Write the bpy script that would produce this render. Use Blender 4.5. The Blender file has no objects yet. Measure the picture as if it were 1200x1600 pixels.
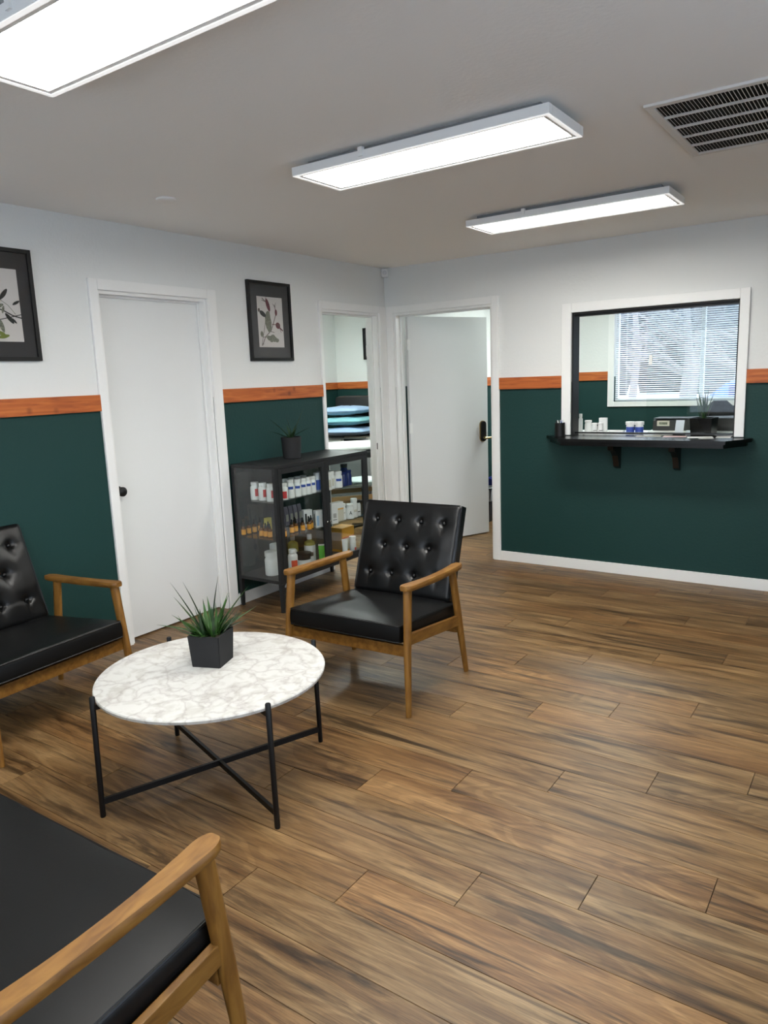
import bpy, bmesh, math, random
from mathutils import Vector, Matrix, noise
random.seed(7)
C = bpy.context.scene.collection
S = bpy.context.scene
PI = math.pi

# ------------------------------------------------------------------ camera
cam = bpy.data.cameras.new('camera'); camo = bpy.data.objects.new('camera', cam); C.objects.link(camo)
yaw, pitch, roll = [math.radians(a) for a in (34.9751, -10.2974, -2.2011)]
fw = Vector((-math.sin(yaw)*math.cos(pitch), math.cos(yaw)*math.cos(pitch), math.sin(pitch)))
rt = fw.cross(Vector((0, 0, 1))).normalized(); up = rt.cross(fw)
r2 = rt*math.cos(roll)+up*math.sin(roll); u2 = up*math.cos(roll)-rt*math.sin(roll)
m = Matrix((r2, u2, -fw)).transposed().to_4x4(); m.translation = Vector((3.665, -5.3708, 1.5072))
camo.matrix_world = m
cam.sensor_fit = 'VERTICAL'; cam.sensor_height = 32.0; cam.lens = 1148.87/1600*32.0
cam.clip_start = 0.02; cam.clip_end = 200
S.camera = camo
S.view_settings.view_transform = 'Standard'; S.view_settings.look = 'None'
S.view_settings.gamma = 1; S.view_settings.use_curve_mapping = False
S.view_settings.exposure = 1.26
LED = 14.0            # strength of the ceiling panels
# ------------------------------------------------------------------ world: pale winter sky
w = bpy.data.worlds.new('sky'); S.world = w; w.use_nodes = True
nt = w.node_tree; bg = nt.nodes['Background']
tc = nt.nodes.new('ShaderNodeTexCoord'); sx = nt.nodes.new('ShaderNodeSeparateXYZ')
rp = nt.nodes.new('ShaderNodeValToRGB'); nt.links.new(tc.outputs['Generated'], sx.inputs[0]); nt.links.new(sx.outputs['Z'], rp.inputs[0])
rp.color_ramp.elements[0].color = (.97, .98, 1, 1); rp.color_ramp.elements[1].color = (.74, .84, 1, 1)
nt.links.new(rp.outputs[0], bg.inputs[0]); bg.inputs[1].default_value = 2.4

# ------------------------------------------------------------------ materials
def N(nt, t, **k):
    n = nt.nodes.new(t)
    for a, b in k.items(): setattr(n, a, b)
    return n
def mat(name, col, rough=.5, metal=0., bump=0., bscale=200., bdist=.002, var=0., vscale=8., spec=.5, emit=None, es=0, coat=0, stretch=None, obj_space=True):
    M = bpy.data.materials.new(name); M.use_nodes = True
    nt = M.node_tree; b = nt.nodes['Principled BSDF']
    b.inputs['Base Color'].default_value = (*col, 1); b.inputs['Roughness'].default_value = rough
    b.inputs['Metallic'].default_value = metal; b.inputs['Specular IOR Level'].default_value = spec
    if coat: b.inputs['Coat Weight'].default_value = coat; b.inputs['Coat Roughness'].default_value = .2
    if emit: b.inputs['Emission Color'].default_value = (*emit, 1); b.inputs['Emission Strength'].default_value = es
    tc = N(nt, 'ShaderNodeTexCoord'); out = tc.outputs['Object']
    if var or bump:
        if stretch:
            mp = N(nt, 'ShaderNodeMapping'); mp.inputs['Scale'].default_value = stretch
            nt.links.new(out, mp.inputs[0]); out = mp.outputs[0]
    if var:
        n = N(nt, 'ShaderNodeTexNoise'); n.inputs['Scale'].default_value = vscale; n.inputs['Detail'].default_value = 5
        nt.links.new(out, n.inputs['Vector'])
        r = N(nt, 'ShaderNodeValToRGB'); r.color_ramp.elements[0].position = .3; r.color_ramp.elements[1].position = .7
        r.color_ramp.elements[0].color = (*[c*(1-var) for c in col], 1)
        r.color_ramp.elements[1].color = (*[min(1, c*(1+var)) for c in col], 1)
        nt.links.new(n.outputs[0], r.inputs[0]); nt.links.new(r.outputs[0], b.inputs['Base Color'])
    if bump:
        n = N(nt, 'ShaderNodeTexNoise'); n.inputs['Scale'].default_value = bscale; n.inputs['Detail'].default_value = 3
        nt.links.new(out, n.inputs['Vector'])
        bp = N(nt, 'ShaderNodeBump'); bp.inputs['Strength'].default_value = bump; bp.inputs['Distance'].default_value = bdist
        nt.links.new(n.outputs[0], bp.inputs['Height']); nt.links.new(bp.outputs[0], b.inputs['Normal'])
    return M
def glass(name, tint=(1, 1, 1), refl=1.0, rough=0.0):
    M = bpy.data.materials.new(name); M.use_nodes = True; nt = M.node_tree; nt.nodes.clear()
    o = N(nt, 'ShaderNodeOutputMaterial'); mx = N(nt, 'ShaderNodeMixShader'); t = N(nt, 'ShaderNodeBsdfTransparent')
    g = N(nt, 'ShaderNodeBsdfGlossy'); f = N(nt, 'ShaderNodeFresnel')
    ge = N(nt, 'ShaderNodeNewGeometry'); mr = N(nt, 'ShaderNodeMapRange'); mr.inputs['To Min'].default_value = 1.5; mr.inputs['To Max'].default_value = 1/1.5
    nt.links.new(ge.outputs['Backfacing'], mr.inputs['Value']); nt.links.new(mr.outputs[0], f.inputs[0])
    mu = N(nt, 'ShaderNodeMath', operation='MULTIPLY'); mu.inputs[1].default_value = refl
    nt.links.new(f.outputs[0], mu.inputs[0]); nt.links.new(mu.outputs[0], mx.inputs[0])
    t.inputs[0].default_value = (*tint, 1); g.inputs['Roughness'].default_value = rough
    nt.links.new(t.outputs[0], mx.inputs[1]); nt.links.new(g.outputs[0], mx.inputs[2]); nt.links.new(mx.outputs[0], o.inputs[0])
    return M
def wood(name, c0, c1, c2, scale=3., stretch=(1, 14, 14), rough=.4, knots=0., axis_world=False):
    M = bpy.data.materials.new(name); M.use_nodes = True; nt = M.node_tree; b = nt.nodes['Principled BSDF']
    tc = N(nt, 'ShaderNodeTexCoord'); oi = N(nt, 'ShaderNodeObjectInfo')
    mp = N(nt, 'ShaderNodeMapping'); mp.inputs['Scale'].default_value = stretch
    ad = N(nt, 'ShaderNodeVectorMath', operation='ADD'); cm = N(nt, 'ShaderNodeCombineXYZ')
    mu = N(nt, 'ShaderNodeMath', operation='MULTIPLY'); mu.inputs[1].default_value = 40
    nt.links.new(oi.outputs['Random'], mu.inputs[0]); nt.links.new(mu.outputs[0], cm.inputs[0]); nt.links.new(mu.outputs[0], cm.inputs[2])
    nt.links.new(tc.outputs['Object'], mp.inputs[0]); nt.links.new(mp.outputs[0], ad.inputs[0]); nt.links.new(cm.outputs[0], ad.inputs[1])
    n = N(nt, 'ShaderNodeTexNoise'); n.inputs['Scale'].default_value = scale; n.inputs['Detail'].default_value = 6; n.inputs['Distortion'].default_value = .6
    nt.links.new(ad.outputs[0], n.inputs['Vector'])
    r = N(nt, 'ShaderNodeValToRGB'); e = r.color_ramp.elements
    e[0].position = .3; e[0].color = (*c0, 1); e[1].position = .72; e[1].color = (*c2, 1)
    q = e.new(.5); q.color = (*c1, 1)
    nt.links.new(n.outputs[0], r.inputs[0]); col = r.outputs[0]
    if knots:
        v = N(nt, 'ShaderNodeTexVoronoi'); v.inputs['Scale'].default_value = 7.; nt.links.new(tc.outputs['Object'], v.inputs['Vector'])
        kr = N(nt, 'ShaderNodeValToRGB'); kr.color_ramp.elements[0].position = .05; kr.color_ramp.elements[0].color = (.35, .3, .3, 1)
        kr.color_ramp.elements[1].position = .16; kr.color_ramp.elements[1].color = (1, 1, 1, 1)
        nt.links.new(v.outputs['Distance'], kr.inputs[0])
        mm = N(nt, 'ShaderNodeMix', data_type='RGBA', blend_type='MULTIPLY'); mm.inputs[0].default_value = knots
        nt.links.new(col, mm.inputs[6]); nt.links.new(kr.outputs[0], mm.inputs[7]); col = mm.outputs[2]
    nt.links.new(col, b.inputs['Base Color']); b.inputs['Roughness'].default_value = rough
    bp = N(nt, 'ShaderNodeBump'); bp.inputs['Strength'].default_value = .15; bp.inputs['Distance'].default_value = .001
    nt.links.new(n.outputs[0], bp.inputs['Height']); nt.links.new(bp.outputs[0], b.inputs['Normal'])
    return M
def plank_mat():
    M = bpy.data.materials.new('floor_plank_wood'); M.use_nodes = True; nt = M.node_tree; b = nt.nodes['Principled BSDF']
    L = nt.links.new
    g = N(nt, 'ShaderNodeNewGeometry'); oi = N(nt, 'ShaderNodeObjectInfo')
    mu = N(nt, 'ShaderNodeMath', operation='MULTIPLY'); mu.inputs[1].default_value = 60; L(oi.outputs['Random'], mu.inputs[0])
    cm = N(nt, 'ShaderNodeCombineXYZ'); L(mu.outputs[0], cm.inputs[0]); L(mu.outputs[0], cm.inputs[2])
    ad = N(nt, 'ShaderNodeVectorMath', operation='ADD'); L(g.outputs['Position'], ad.inputs[0]); L(cm.outputs[0], ad.inputs[1])
    def nz(scale, det, dist, sc, rough=.55):
        mp = N(nt, 'ShaderNodeMapping'); mp.inputs['Scale'].default_value = sc; L(ad.outputs[0], mp.inputs[0])
        n = N(nt, 'ShaderNodeTexNoise'); n.inputs['Scale'].default_value = scale; n.inputs['Detail'].default_value = det
        n.inputs['Distortion'].default_value = dist; n.inputs['Roughness'].default_value = rough
        L(mp.outputs[0], n.inputs['Vector']); return n.outputs[0]
    def ramp(src, *st):
        r = N(nt, 'ShaderNodeValToRGB'); e = r.color_ramp.elements
        e[0].position, e[0].color = st[0][0], (*st[0][1], 1); e[1].position, e[1].color = st[-1][0], (*st[-1][1], 1)
        for p, c in st[1:-1]: q = e.new(p); q.color = (*c, 1)
        L(src, r.inputs[0]); return r.outputs[0]
    def mix(a, bb, fac, mode='MIX'):
        m_ = N(nt, 'ShaderNodeMix', data_type='RGBA', blend_type=mode)
        if isinstance(fac, float): m_.inputs[0].default_value = fac
        else: L(fac, m_.inputs[0])
        L(a, m_.inputs[6]); L(bb, m_.inputs[7]); return m_.outputs[2]
    base = ramp(nz(1.6, 4, 1.2, (.8, 7, 1)), (.30, (.105, .055, .021)), (.44, (.172, .099, .040)), (.58, (.222, .138, .061)), (.72, (.29, .188, .088)))
    # cathedral rings: a slow field folded into bands
    f = nz(.9, 2, .9, (.9, 5.5, 1), .4)
    k = N(nt, 'ShaderNodeMath', operation='MULTIPLY'); k.inputs[1].default_value = 95; L(f, k.inputs[0])
    s = N(nt, 'ShaderNodeMath', operation='SINE'); L(k.outputs[0], s.inputs[0])
    rings = ramp(s.outputs[0], (.0, (.70, .65, .60)), (.35, (.95, .94, .93)), (1., (1.04, 1.03, 1.02)))
    c = mix(base, rings, .65, 'MULTIPLY')
    streak = ramp(nz(1.7, 9, 1.8, (.62, 9.0, 1), .64), (.33, (.20, .19, .185)), (.40, (.50, .47, .44)), (.455, (.88, .86, .84)), (.52, (1.10, 1.09, 1.08)))
    c = mix(c, streak, .95, 'MULTIPLY')
    fine = ramp(nz(14, 6, .4, (.8, 24, 1), .7), (.34, (.52, .50, .48)), (.50, (.98, .98, .98)), (.66, (1.32, 1.30, 1.26)))
    c = mix(c, fine, .8, 'MULTIPLY')
    tone = ramp(oi.outputs['Random'], (0., (.92, .94, .98)), (.35, (1.0, .99, .98)), (.7, (1.06, 1.03, 1.0)), (1., (1.14, 1.0, .86)))
    c = mix(c, tone, 1., 'MULTIPLY')
    L(c, b.inputs['Base Color']); b.inputs['Roughness'].default_value = .42; b.inputs['Specular IOR Level'].default_value = .4
    bp = N(nt, 'ShaderNodeBump'); bp.inputs['Strength'].default_value = .25; bp.inputs['Distance'].default_value = .001
    L(nz(9, 4, .2, (.7, 22, 1)), bp.inputs['Height']); L(bp.outputs[0], b.inputs['Normal'])
    return M
def marble_mat():
    M = bpy.data.materials.new('white_marble'); M.use_nodes = True; nt = M.node_tree; b = nt.nodes['Principled BSDF']; L = nt.links.new
    tc = N(nt, 'ShaderNodeTexCoord')
    n0 = N(nt, 'ShaderNodeTexNoise'); n0.inputs['Scale'].default_value = 5; n0.inputs['Detail'].default_value = 5; L(tc.outputs['Object'], n0.inputs['Vector'])
    vs = N(nt, 'ShaderNodeVectorMath', operation='SCALE'); vs.inputs['Scale'].default_value = .45; L(n0.outputs['Color'], vs.inputs[0])
    va = N(nt, 'ShaderNodeVectorMath', operation='ADD'); L(tc.outputs['Object'], va.inputs[0]); L(vs.outputs[0], va.inputs[1])
    v = N(nt, 'ShaderNodeTexVoronoi', feature='DISTANCE_TO_EDGE'); v.inputs['Scale'].default_value = 7; L(va.outputs[0], v.inputs['Vector'])
    r = N(nt, 'ShaderNodeValToRGB'); e = r.color_ramp.elements
    e[0].position = 0; e[0].color = (.44, .42, .40, 1); e[1].position = .12; e[1].color = (.60, .595, .565, 1); q = e.new(.03); q.color = (.52, .505, .48, 1)
    L(v.outputs['Distance'], r.inputs[0])
    n = N(nt, 'ShaderNodeTexNoise'); n.inputs['Scale'].default_value = 14; n.inputs['Detail'].default_value = 8; n.inputs['Distortion'].default_value = 1.5; L(tc.outputs['Object'], n.inputs['Vector'])
    r2_ = N(nt, 'ShaderNodeValToRGB'); e = r2_.color_ramp.elements; e[0].position = .33; e[0].color = (.74, .72, .69, 1); e[1].position = .52; e[1].color = (1, 1, 1, 1); L(n.outputs[0], r2_.inputs[0])
    mx = N(nt, 'ShaderNodeMix', data_type='RGBA', blend_type='MULTIPLY'); mx.inputs[0].default_value = .8; L(r.outputs[0], mx.inputs[6]); L(r2_.outputs[0], mx.inputs[7])
    L(mx.outputs[2], b.inputs['Base Color']); b.inputs['Roughness'].default_value = .3
    return M
W_WHITE = mat('wall_white_paint', (.77, .78, .76), .75, bump=.45, bscale=45, bdist=.005)
W_GREEN = mat('wall_dark_green_paint', (.009, .043, .039), .6, spec=.3, bump=.35, bscale=55, bdist=.004)
CEIL = mat('ceiling_paint', (.90, .885, .86), .85, bump=.3, bscale=60, bdist=.003)
TRIM = mat('white_trim_paint', (.86, .86, .84), .4)
DOORP = mat('white_door_paint', (.78, .79, .78), .42)
STRIP = wood('orange_stained_pine', (.30, .065, .012), (.47, .115, .020), (.58, .17, .035), 4, (1.2, 1.2, 16), .55, knots=.75)
OAK = wood('honey_oak', (.135, .054, .007), (.200, .088, .013), (.26, .125, .022), 5, (9, 2, 9), .5)
OAKL = wood('honey_oak_upright_grain', (.145, .059, .008), (.215, .095, .014), (.28, .135, .024), 5, (9, 9, 1.4), .48)
PLANK = plank_mat(); MARBLE = marble_mat()
LEATHER = mat('black_leather', (.003, .0032, .0035), .33, bump=.12, bscale=160, bdist=.001, spec=.38)
LEATHER2 = mat('black_leather_seat', (.0035, .0038, .004), .42, bump=.12, bscale=160, bdist=.001, spec=.3)
BLACKM = mat('matt_black_metal', (.004, .004, .0045), .45, spec=.35)
CABM = mat('charcoal_cabinet_metal', (.013, .014, .015), .55, spec=.35)
COUNTER = mat('black_counter_paint', (.005, .005, .005), .25, spec=.45)
BLACKP = mat('black_plastic', (.006, .006, .006), .45, spec=.35)
POT = mat('matt_charcoal_pot', (.018, .018, .019), .75, spec=.3)
SOIL = mat('dark_soil', (.03, .02, .012), .9, bump=.6, bscale=90, bdist=.01)
LEAF = mat('aloe_leaf_green', (.030, .088, .014), .4, var=.5, vscale=30)
LEAFD = mat('dark_leaf_green', (.014, .042, .012), .42, var=.4, vscale=30)
WPL = mat('white_plastic', (.80, .80, .78), .35)
PAPER = mat('white_paper', (.78, .78, .77), .8)
RED = mat('red_print', (.55, .03, .03), .5)
BLUE = mat('blue_print', (.03, .07, .33), .45)
LBLUE = mat('pale_blue_print', (.40, .58, .80), .5)
DBLUE = mat('dark_blue_glass', (.012, .02, .12), .2)
AMBER = mat('amber_glass', (.13, .05, .012), .15)
ORANGE = mat('orange_label', (.80, .36, .035), .5)
YELLOW = mat('orange_yellow_card', (.75, .34, .02), .5)
GREENP = mat('green_print', (.12, .55, .04), .45)
OLIVE = mat('olive_oil', (.30, .26, .05), .15)
SILVER = mat('silver_plastic', (.55, .57, .60), .3, metal=.6)
BRASS = mat('brushed_brass', (.62, .47, .22), .3, metal=1)
CHROME = mat('chrome', (.7, .7, .7), .2, metal=1)
CREAM = mat('cream_card', (.62, .58, .48), .6)
GREYC = mat('grey_card', (.40, .39, .38), .6)
LAVEN = mat('grey_purple_foil', (.26, .22, .27), .4)
MATB = mat('charcoal_mat_board', (.032, .032, .034), .8)
ARTP = mat('aged_print_paper', (.66, .63, .60), .8)
INKB = mat('brown_ink', (.11, .075, .06), .8, var=.5, vscale=90)
INKR = mat('dark_red_ink', (.13, .022, .03), .8, var=.4, vscale=120)
INKG = mat('grey_green_ink', (.17, .18, .13), .8, var=.5, vscale=120)
INKK = mat('black_ink', (.02, .022, .02), .8)
INKY = mat('olive_green_ink', (.16, .20, .03), .8)
LEDM = mat('led_diffuser', (.9, .9, .9), .5, emit=(1, .985, .935), es=LED)
RIMM = mat('frame_rim_glow', (.85, .85, .85), .5, emit=(1, .99, .97), es=.26)  # emission stands in for the bloom on the panel frame
GL = glass('clear_glass', (.95, .97, .96), .45)
GLC = glass('cabinet_glass', (.93, .95, .945), 1.0)
GLW = glass('window_glass', (.9, .95, 1), .6)
GLA = glass('picture_glass', (.97, .97, .97), .8, .03)
BLIND = mat('white_blind_slat', (.78, .80, .82), .5)
VENTD = mat('dark_duct', (.006, .006, .006), .9)
VENTM = mat('vent_metal', (.72, .69, .65), .5)
PILB = mat('light_blue_cotton', (.30, .42, .60), .8, bump=.4, bscale=14, bdist=.02)
PILT = mat('teal_cotton', (.20, .43, .46), .8, bump=.4, bscale=14, bdist=.02)
SHEET = mat('white_sheet', (.58, .60, .58), .7)
CHARV = mat('black_vinyl', (.014, .015, .016), .5)
BIRCH = mat('birch_wood', (.42, .25, .11), .5)
BINB = mat('blue_bin_plastic', (.012, .03, .22), .4)
BINK = mat('black_bin_plastic', (.02, .02, .02), .5)
BAG = mat('translucent_bag', (.42, .44, .47), .5)
BARK = mat('tree_bark', (.16, .15, .15), .9)
SNOW = mat('frosty_ground', (.68, .68, .67), .9, var=.2, vscale=.8)
CARB = mat('blue_car_paint', (.05, .14, .38), .3)

# ------------------------------------------------------------------ mesh helpers
def bmn(): return bmesh.new()
def box(bm, x0, x1, y0, y1, z0, z1, mi=0, M=None, bev=0.):
    vs = [bm.verts.new((x, y, z)) for z in (z0, z1) for x, y in ((x0, y0), (x1, y0), (x1, y1), (x0, y1))]
    if M is not None:
        for v in vs: v.co = M @ v.co
    fs = [bm.faces.new([vs[i] for i in q]) for q in ((3, 2, 1, 0), (4, 5, 6, 7), (0, 1, 5, 4), (1, 2, 6, 5), (2, 3, 7, 6), (3, 0, 4, 7))]
    for f in fs: f.material_index = mi
    if bev:
        es = list({e for f in fs for e in f.edges})
        r = bmesh.ops.bevel(bm, geom=es, offset=bev, segments=2, profile=.6, affect='EDGES', clamp_overlap=True)
        for f in r['faces']: f.material_index = mi
def frame_for(d):
    d = Vector(d).normalized(); a = Vector((0, 0, 1)) if abs(d.z) < .9 else Vector((1, 0, 0))
    x = a.cross(d).normalized(); return x, d.cross(x), d
def loft(bm, rings, mi=0, cap=True, closed=True):
    R = [[bm.verts.new(p) for p in r] for r in rings]; n = len(R[0])
    for a, b in zip(R, R[1:]):
        for i in range(n if closed else n-1):
            f = bm.faces.new((a[i], a[(i+1) % n], b[(i+1) % n], b[i])); f.material_index = mi
    if cap:
        f = bm.faces.new(R[0][::-1]); f.material_index = mi
        f = bm.faces.new(R[-1]); f.material_index = mi
def tube(bm, pts, rs, n=10, mi=0, sx=1., sy=1., xref=None):
    pts = [Vector(p) for p in pts]
    if not isinstance(rs, (list, tuple)): rs = [rs]*len(pts)
    rings = []
    for i, p in enumerate(pts):
        d = pts[min(i+1, len(pts)-1)]-pts[max(i-1, 0)]
        if xref is not None:
            x = Vector(xref); x = (x-d.normalized()*x.dot(d.normalized())).normalized(); y = d.normalized().cross(x)
        else: x, y, _ = frame_for(d)
        rings.append([p+x*math.cos(2*PI*k/n)*rs[i]*sx+y*math.sin(2*PI*k/n)*rs[i]*sy for k in range(n)])
    loft(bm, rings, mi)
def lathe(bm, prof, c=(0, 0, 0), n=16, mi=0, mis=None):
    c = Vector(c)
    R = [[bm.verts.new(c+Vector((r*math.cos(2*PI*k/n), r*math.sin(2*PI*k/n), z))) for k in range(n)] for r, z in prof]
    for j, (a, b) in enumerate(zip(R, R[1:])):
        for i in range(n):
            f = bm.faces.new((a[i], a[(i+1) % n], b[(i+1) % n], b[i])); f.material_index = mis[j] if mis else mi
    f = bm.faces.new(R[0][::-1]); f.material_index = mis[0] if mis else mi
    f = bm.faces.new(R[-1]); f.material_index = mis[-1] if mis else mi
def obj(name, bm, mats, parent=None, smooth=False, loc=None):
    if not isinstance(mats, (list, tuple)): mats = [mats]
    bmesh.ops.recalc_face_normals(bm, faces=bm.faces[:])
    me = bpy.data.meshes.new(name); bm.to_mesh(me); bm.free()
    for m_ in mats: me.materials.append(m_)
    o = bpy.data.objects.new(name, me); C.objects.link(o)
    if parent is not None: o.parent = parent
    if loc is not None: o.location = loc
    if smooth:
        me.polygons.foreach_set('use_smooth', [True]*len(me.polygons))
        try: me.set_sharp_from_angle(angle=math.radians(40))
        except Exception: pass
    return o
def tag(o, label=None, cat=None, group=None, kind=None):
    if label: o['label'] = label
    if cat: o['category'] = cat
    if group: o['group'] = group
    if kind: o['kind'] = kind
    return o
def thing(name, label, cat, loc=(0, 0, 0), rz=0., group=None, kind=None):
    o = bpy.data.objects.new(name, None); o.empty_display_size = .1; C.objects.link(o)
    o.location = loc; o.rotation_euler = (0, 0, rz); return tag(o, label, cat, group, kind)
def dup(root, loc, rz, label, group=None):
    r = root.copy(); C.objects.link(r); r.location = loc; r.rotation_euler = (0, 0, rz); r['label'] = label
    if group: r['group'] = group
    for ch in list(root.children):
        c = ch.copy(); C.objects.link(c); c.parent = r
        for g in ch.children:
            d = g.copy(); C.objects.link(d); d.parent = c
    return r

# ------------------------------------------------------------------ the setting
H = 2.42; T = .12; ZS0, ZS1 = 1.3868, 1.4764; PZ = 1.43
def wall(name, axis, p0, p1, a0, a1, ops, label, z1=H):
    """slab between p0,p1 on its thin axis, running a0..a1, with openings (b0,b1,zlo,zhi); green below, white above"""
    bm = bmn()
    def seg(s0, s1, zlo, zhi):
        for u, v, mi in ((zlo, min(zhi, PZ), 0), (max(zlo, PZ), zhi, 1)):
            if v-u > 1e-4:
                if axis == 'x': box(bm, p0, p1, s0, s1, u, v, mi)
                else: box(bm, s0, s1, p0, p1, u, v, mi)
    cur = a0
    for b0, b1, zl, zh in sorted(ops):
        if b0 > cur: seg(cur, b0, 0, z1)
        if zl > 0: seg(b0, b1, 0, zl)
        if zh < z1: seg(b0, b1, zh, z1)
        cur = b1
    if a1 > cur: seg(cur, a1, 0, z1)
    o = obj(name, bm, [W_GREEN, W_WHITE]); return tag(o, label, 'wall', kind='structure')
D1 = (-2.8086, -2.0195); D2 = (-.8761, -.1133); D3 = (.0864, 1.0106); DH = 2.045
WN = (1.6563, 2.7843, 1.0055, 1.9274); FWN = (1.03, 2.85, 1.15, 2.24)
XR, YF, YB, XW = 5.0, -7.0, 3.0, -2.6
wall('wall_left', 'x', -T, 0, YF-T, YB, [(D1[0], D1[1], 0, DH), (D2[0], D2[1], 0, DH)], 'two-tone white and dark green wall behind the glass cabinet')
wall('wall_back', 'y', 0, T, 0, XR, [(D3[0], D3[1], 0, DH), WN], 'two-tone white and dark green wall with the reception window')
wall('wall_right', 'x', XR, XR+T, YF-T, YB+T, [(-5.6, -3.0, .75, 2.1)], 'two-tone wall of the waiting room on the open floor side')
wall('wall_front', 'y', YF-T, YF, 0, XR, [(.9, 3.9, .75, 2.1)], 'two-tone wall behind the black loveseat')
wall('wall_reception', 'y', YB, YB+T, XW-T, XR, [FWN], 'two-tone outer wall with the blind behind the reception window')
wall('wall_treatment_side', 'x', XW-T, XW, -1.6, YB, [], 'two-tone side wall of the treatment room')
wall('wall_treatment_end', 'y', 2.6, 2.6+T, XW, -T, [], 'two-tone end wall behind the stacked pillows')
wall('wall_treatment_front', 'y', -1.6-T, -1.6, XW-T, -T, [], 'two-tone near wall of the treatment room')
wall('wall_closet', 'x', -1.1-T, -1.1, -3.6, -1.72, [], 'two-tone wall behind the closed white door')
bm = bmn(); box(bm, XW-T, XR+T, YF-T, YB+T, H, H+.1)
tag(obj('ceiling', bm, CEIL), 'white textured ceiling holding the light panels', 'ceiling', kind='structure')
bm = bmn(); box(bm, XW-T, XR+T, YF-T, YB+T, -.12, -.008)
floor = tag(obj('floor', bm, mat('dark_joint', (.12, .075, .045), .8)), 'brown wood plank floor with dark grain streaks', 'floor', kind='structure')
# planks: rows .1732 wide along x, 1.22 long, joints stepping back by a quarter length
PW, PL = .1732, 1.22
k0 = int(math.floor((YF+2.696)/PW)); k1 = int(math.ceil((YB+2.696)/PW)); npl = 0; far = bmn()
for k in range(k0, k1+1):
    y0 = -2.696+k*PW; y1 = y0+PW
    joint = 2.714 + ((k-2)*.305) % PL
    # measured: row k=2 has a joint at 2.714, each next row toward the camera shifts by -.305
    x = joint-PL*8
    while x < XR:
        xa, xb = x, x+PL; x += PL
        if y0 > .12: lo = XW
        elif y1 < -1.6: lo = -1.1
        else: lo = XW
        ya, yb = max(y0, YF), min(y1, YB)
        xa, xb = max(xa, lo), min(xb, XR)
        if xb-xa < .02 or yb-ya < .01: continue
        seen = (xa < 4.6 and xb > -.1 and ya > -5.6 and ya < 1.9) or (xb > -2 and ya > -1.4 and ya < 1.6 and xb <= 0.2)
        g = .0004; bb = .0009
        tgt = bmn() if seen else far
        vs = [tgt.verts.new((px, py, pz)) for px, py, pz in ((xa+g, ya+g, -.008), (xb-g, ya+g, -.008), (xb-g, yb-g, -.008), (xa+g, yb-g, -.008),
              (xa+g+bb, ya+g+bb, 0), (xb-g-bb, ya+g+bb, 0), (xb-g-bb, yb-g-bb, 0), (xa+g+bb, yb-g-bb, 0))]
        for q in ((4, 5, 6, 7), (0, 1, 5, 4), (1, 2, 6, 5), (2, 3, 7, 6), (3, 0, 4, 7)): tgt.faces.new([vs[i] for i in q])
        if seen: obj('plank', tgt, PLANK, floor); npl += 1
print('PLANKS', npl)
tag(obj('distant_plank', far, PLANK, floor), kind='stuff')
# orange chair-rail boards
def board(n, x0, x1, y0, y1, label, z0=ZS0, z1=ZS1):
    bm = bmn(); box(bm, x0, x1, y0, y1, z0, z1, bev=.002)
    o = obj('trim_%d' % n, bm, STRIP)
    return tag(o, label, 'rail', kind='structure')
board(1, 0, .019, YF, -2.8621, 'knotty orange pine rail board beside the large picture')
board(2, 0, .019, -1.9456, -.9078, 'orange pine rail board above the glass cabinet')
board(3, 1.0717, 1.5851, -.019, 0, 'short orange pine rail board between open door and reception window')
board(4, 2.8434, XR, -.019, 0, 'orange pine rail board on the far side of the reception window')
board(5, 0, .019, .98, YB, 'orange pine rail board inside the reception room beyond the open door')
board(6, .019, FWN[0]-.068, YB-.019, YB, 'orange pine rail board beside the window blind', ZS0+.005, ZS1+.012)
board(7, XW, -T, 2.581, 2.6, 'orange pine rail board above the stacked pillows')
board(8, XW, XW+.019, -1.6, 2.581, 'orange pine rail board on the side wall of the treatment room')
def base(n, x0, x1, y0, y1, label, z1=.0795):
    bm = bmn(); box(bm, x0, x1, y0, y1, 0, z1, bev=.003)
    tag(obj(n, bm, TRIM), label, 'baseboard', kind='structure')
base('baseboard_back', 1.0717, XR, -.014, 0, 'white baseboard below the reception counter')
base('baseboard_left', 0, .014, -1.9456, -.9078, 'white baseboard behind the glass cabinet')
base('baseboard_front', 0, .014, YF, -2.8621, 'white baseboard behind the black armchair at the wall')
base('baseboard_reception', .0, .014, .98, YB, 'white baseboard inside the reception room')
base('baseboard_treatment', XW, -T, 2.586, 2.6, 'white baseboard at the end of the treatment room')
# doors
def casing(bm, axis, face, s, a0, a1, o0, o1, zi, zo):
    """three-sided door casing; face=wall plane, s=+1/-1 outward direction"""
    t = .018
    def b(u0, u1, z0, z1):
        lo, hi = sorted((face, face+s*t))
        if axis == 'x': box(bm, lo, hi, u0, u1, z0, z1, bev=.004)
        else: box(bm, u0, u1, lo, hi, z0, z1, bev=.004)
    b(o0, a0, 0, zo); b(a1, o1, 0, zo); b(a0, a1, zi, zo)
def jamb(bm, axis, p0, p1, a0, a1, zi, t=.018, stop=None):
    e = .001
    def b(u0, u1, z0, z1, q0=p0, q1=p1):
        if axis == 'x': box(bm, q0+e, q1-e, u0, u1, z0, z1)
        else: box(bm, u0, u1, q0+e, q1-e, z0, z1)
    b(a0, a0+t, 0, zi); b(a1-t, a1, 0, zi); b(a0+t, a1-t, zi-t, zi)
    if stop:
        q0, q1 = stop; s = .012
        b(a0+t, a0+t+s, 0, zi-t, q0, q1); b(a1-t-s, a1-t, 0, zi-t, q0, q1); b(a0+t+s, a1-t-s, zi-t-s, zi-t, q0, q1)
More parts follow.
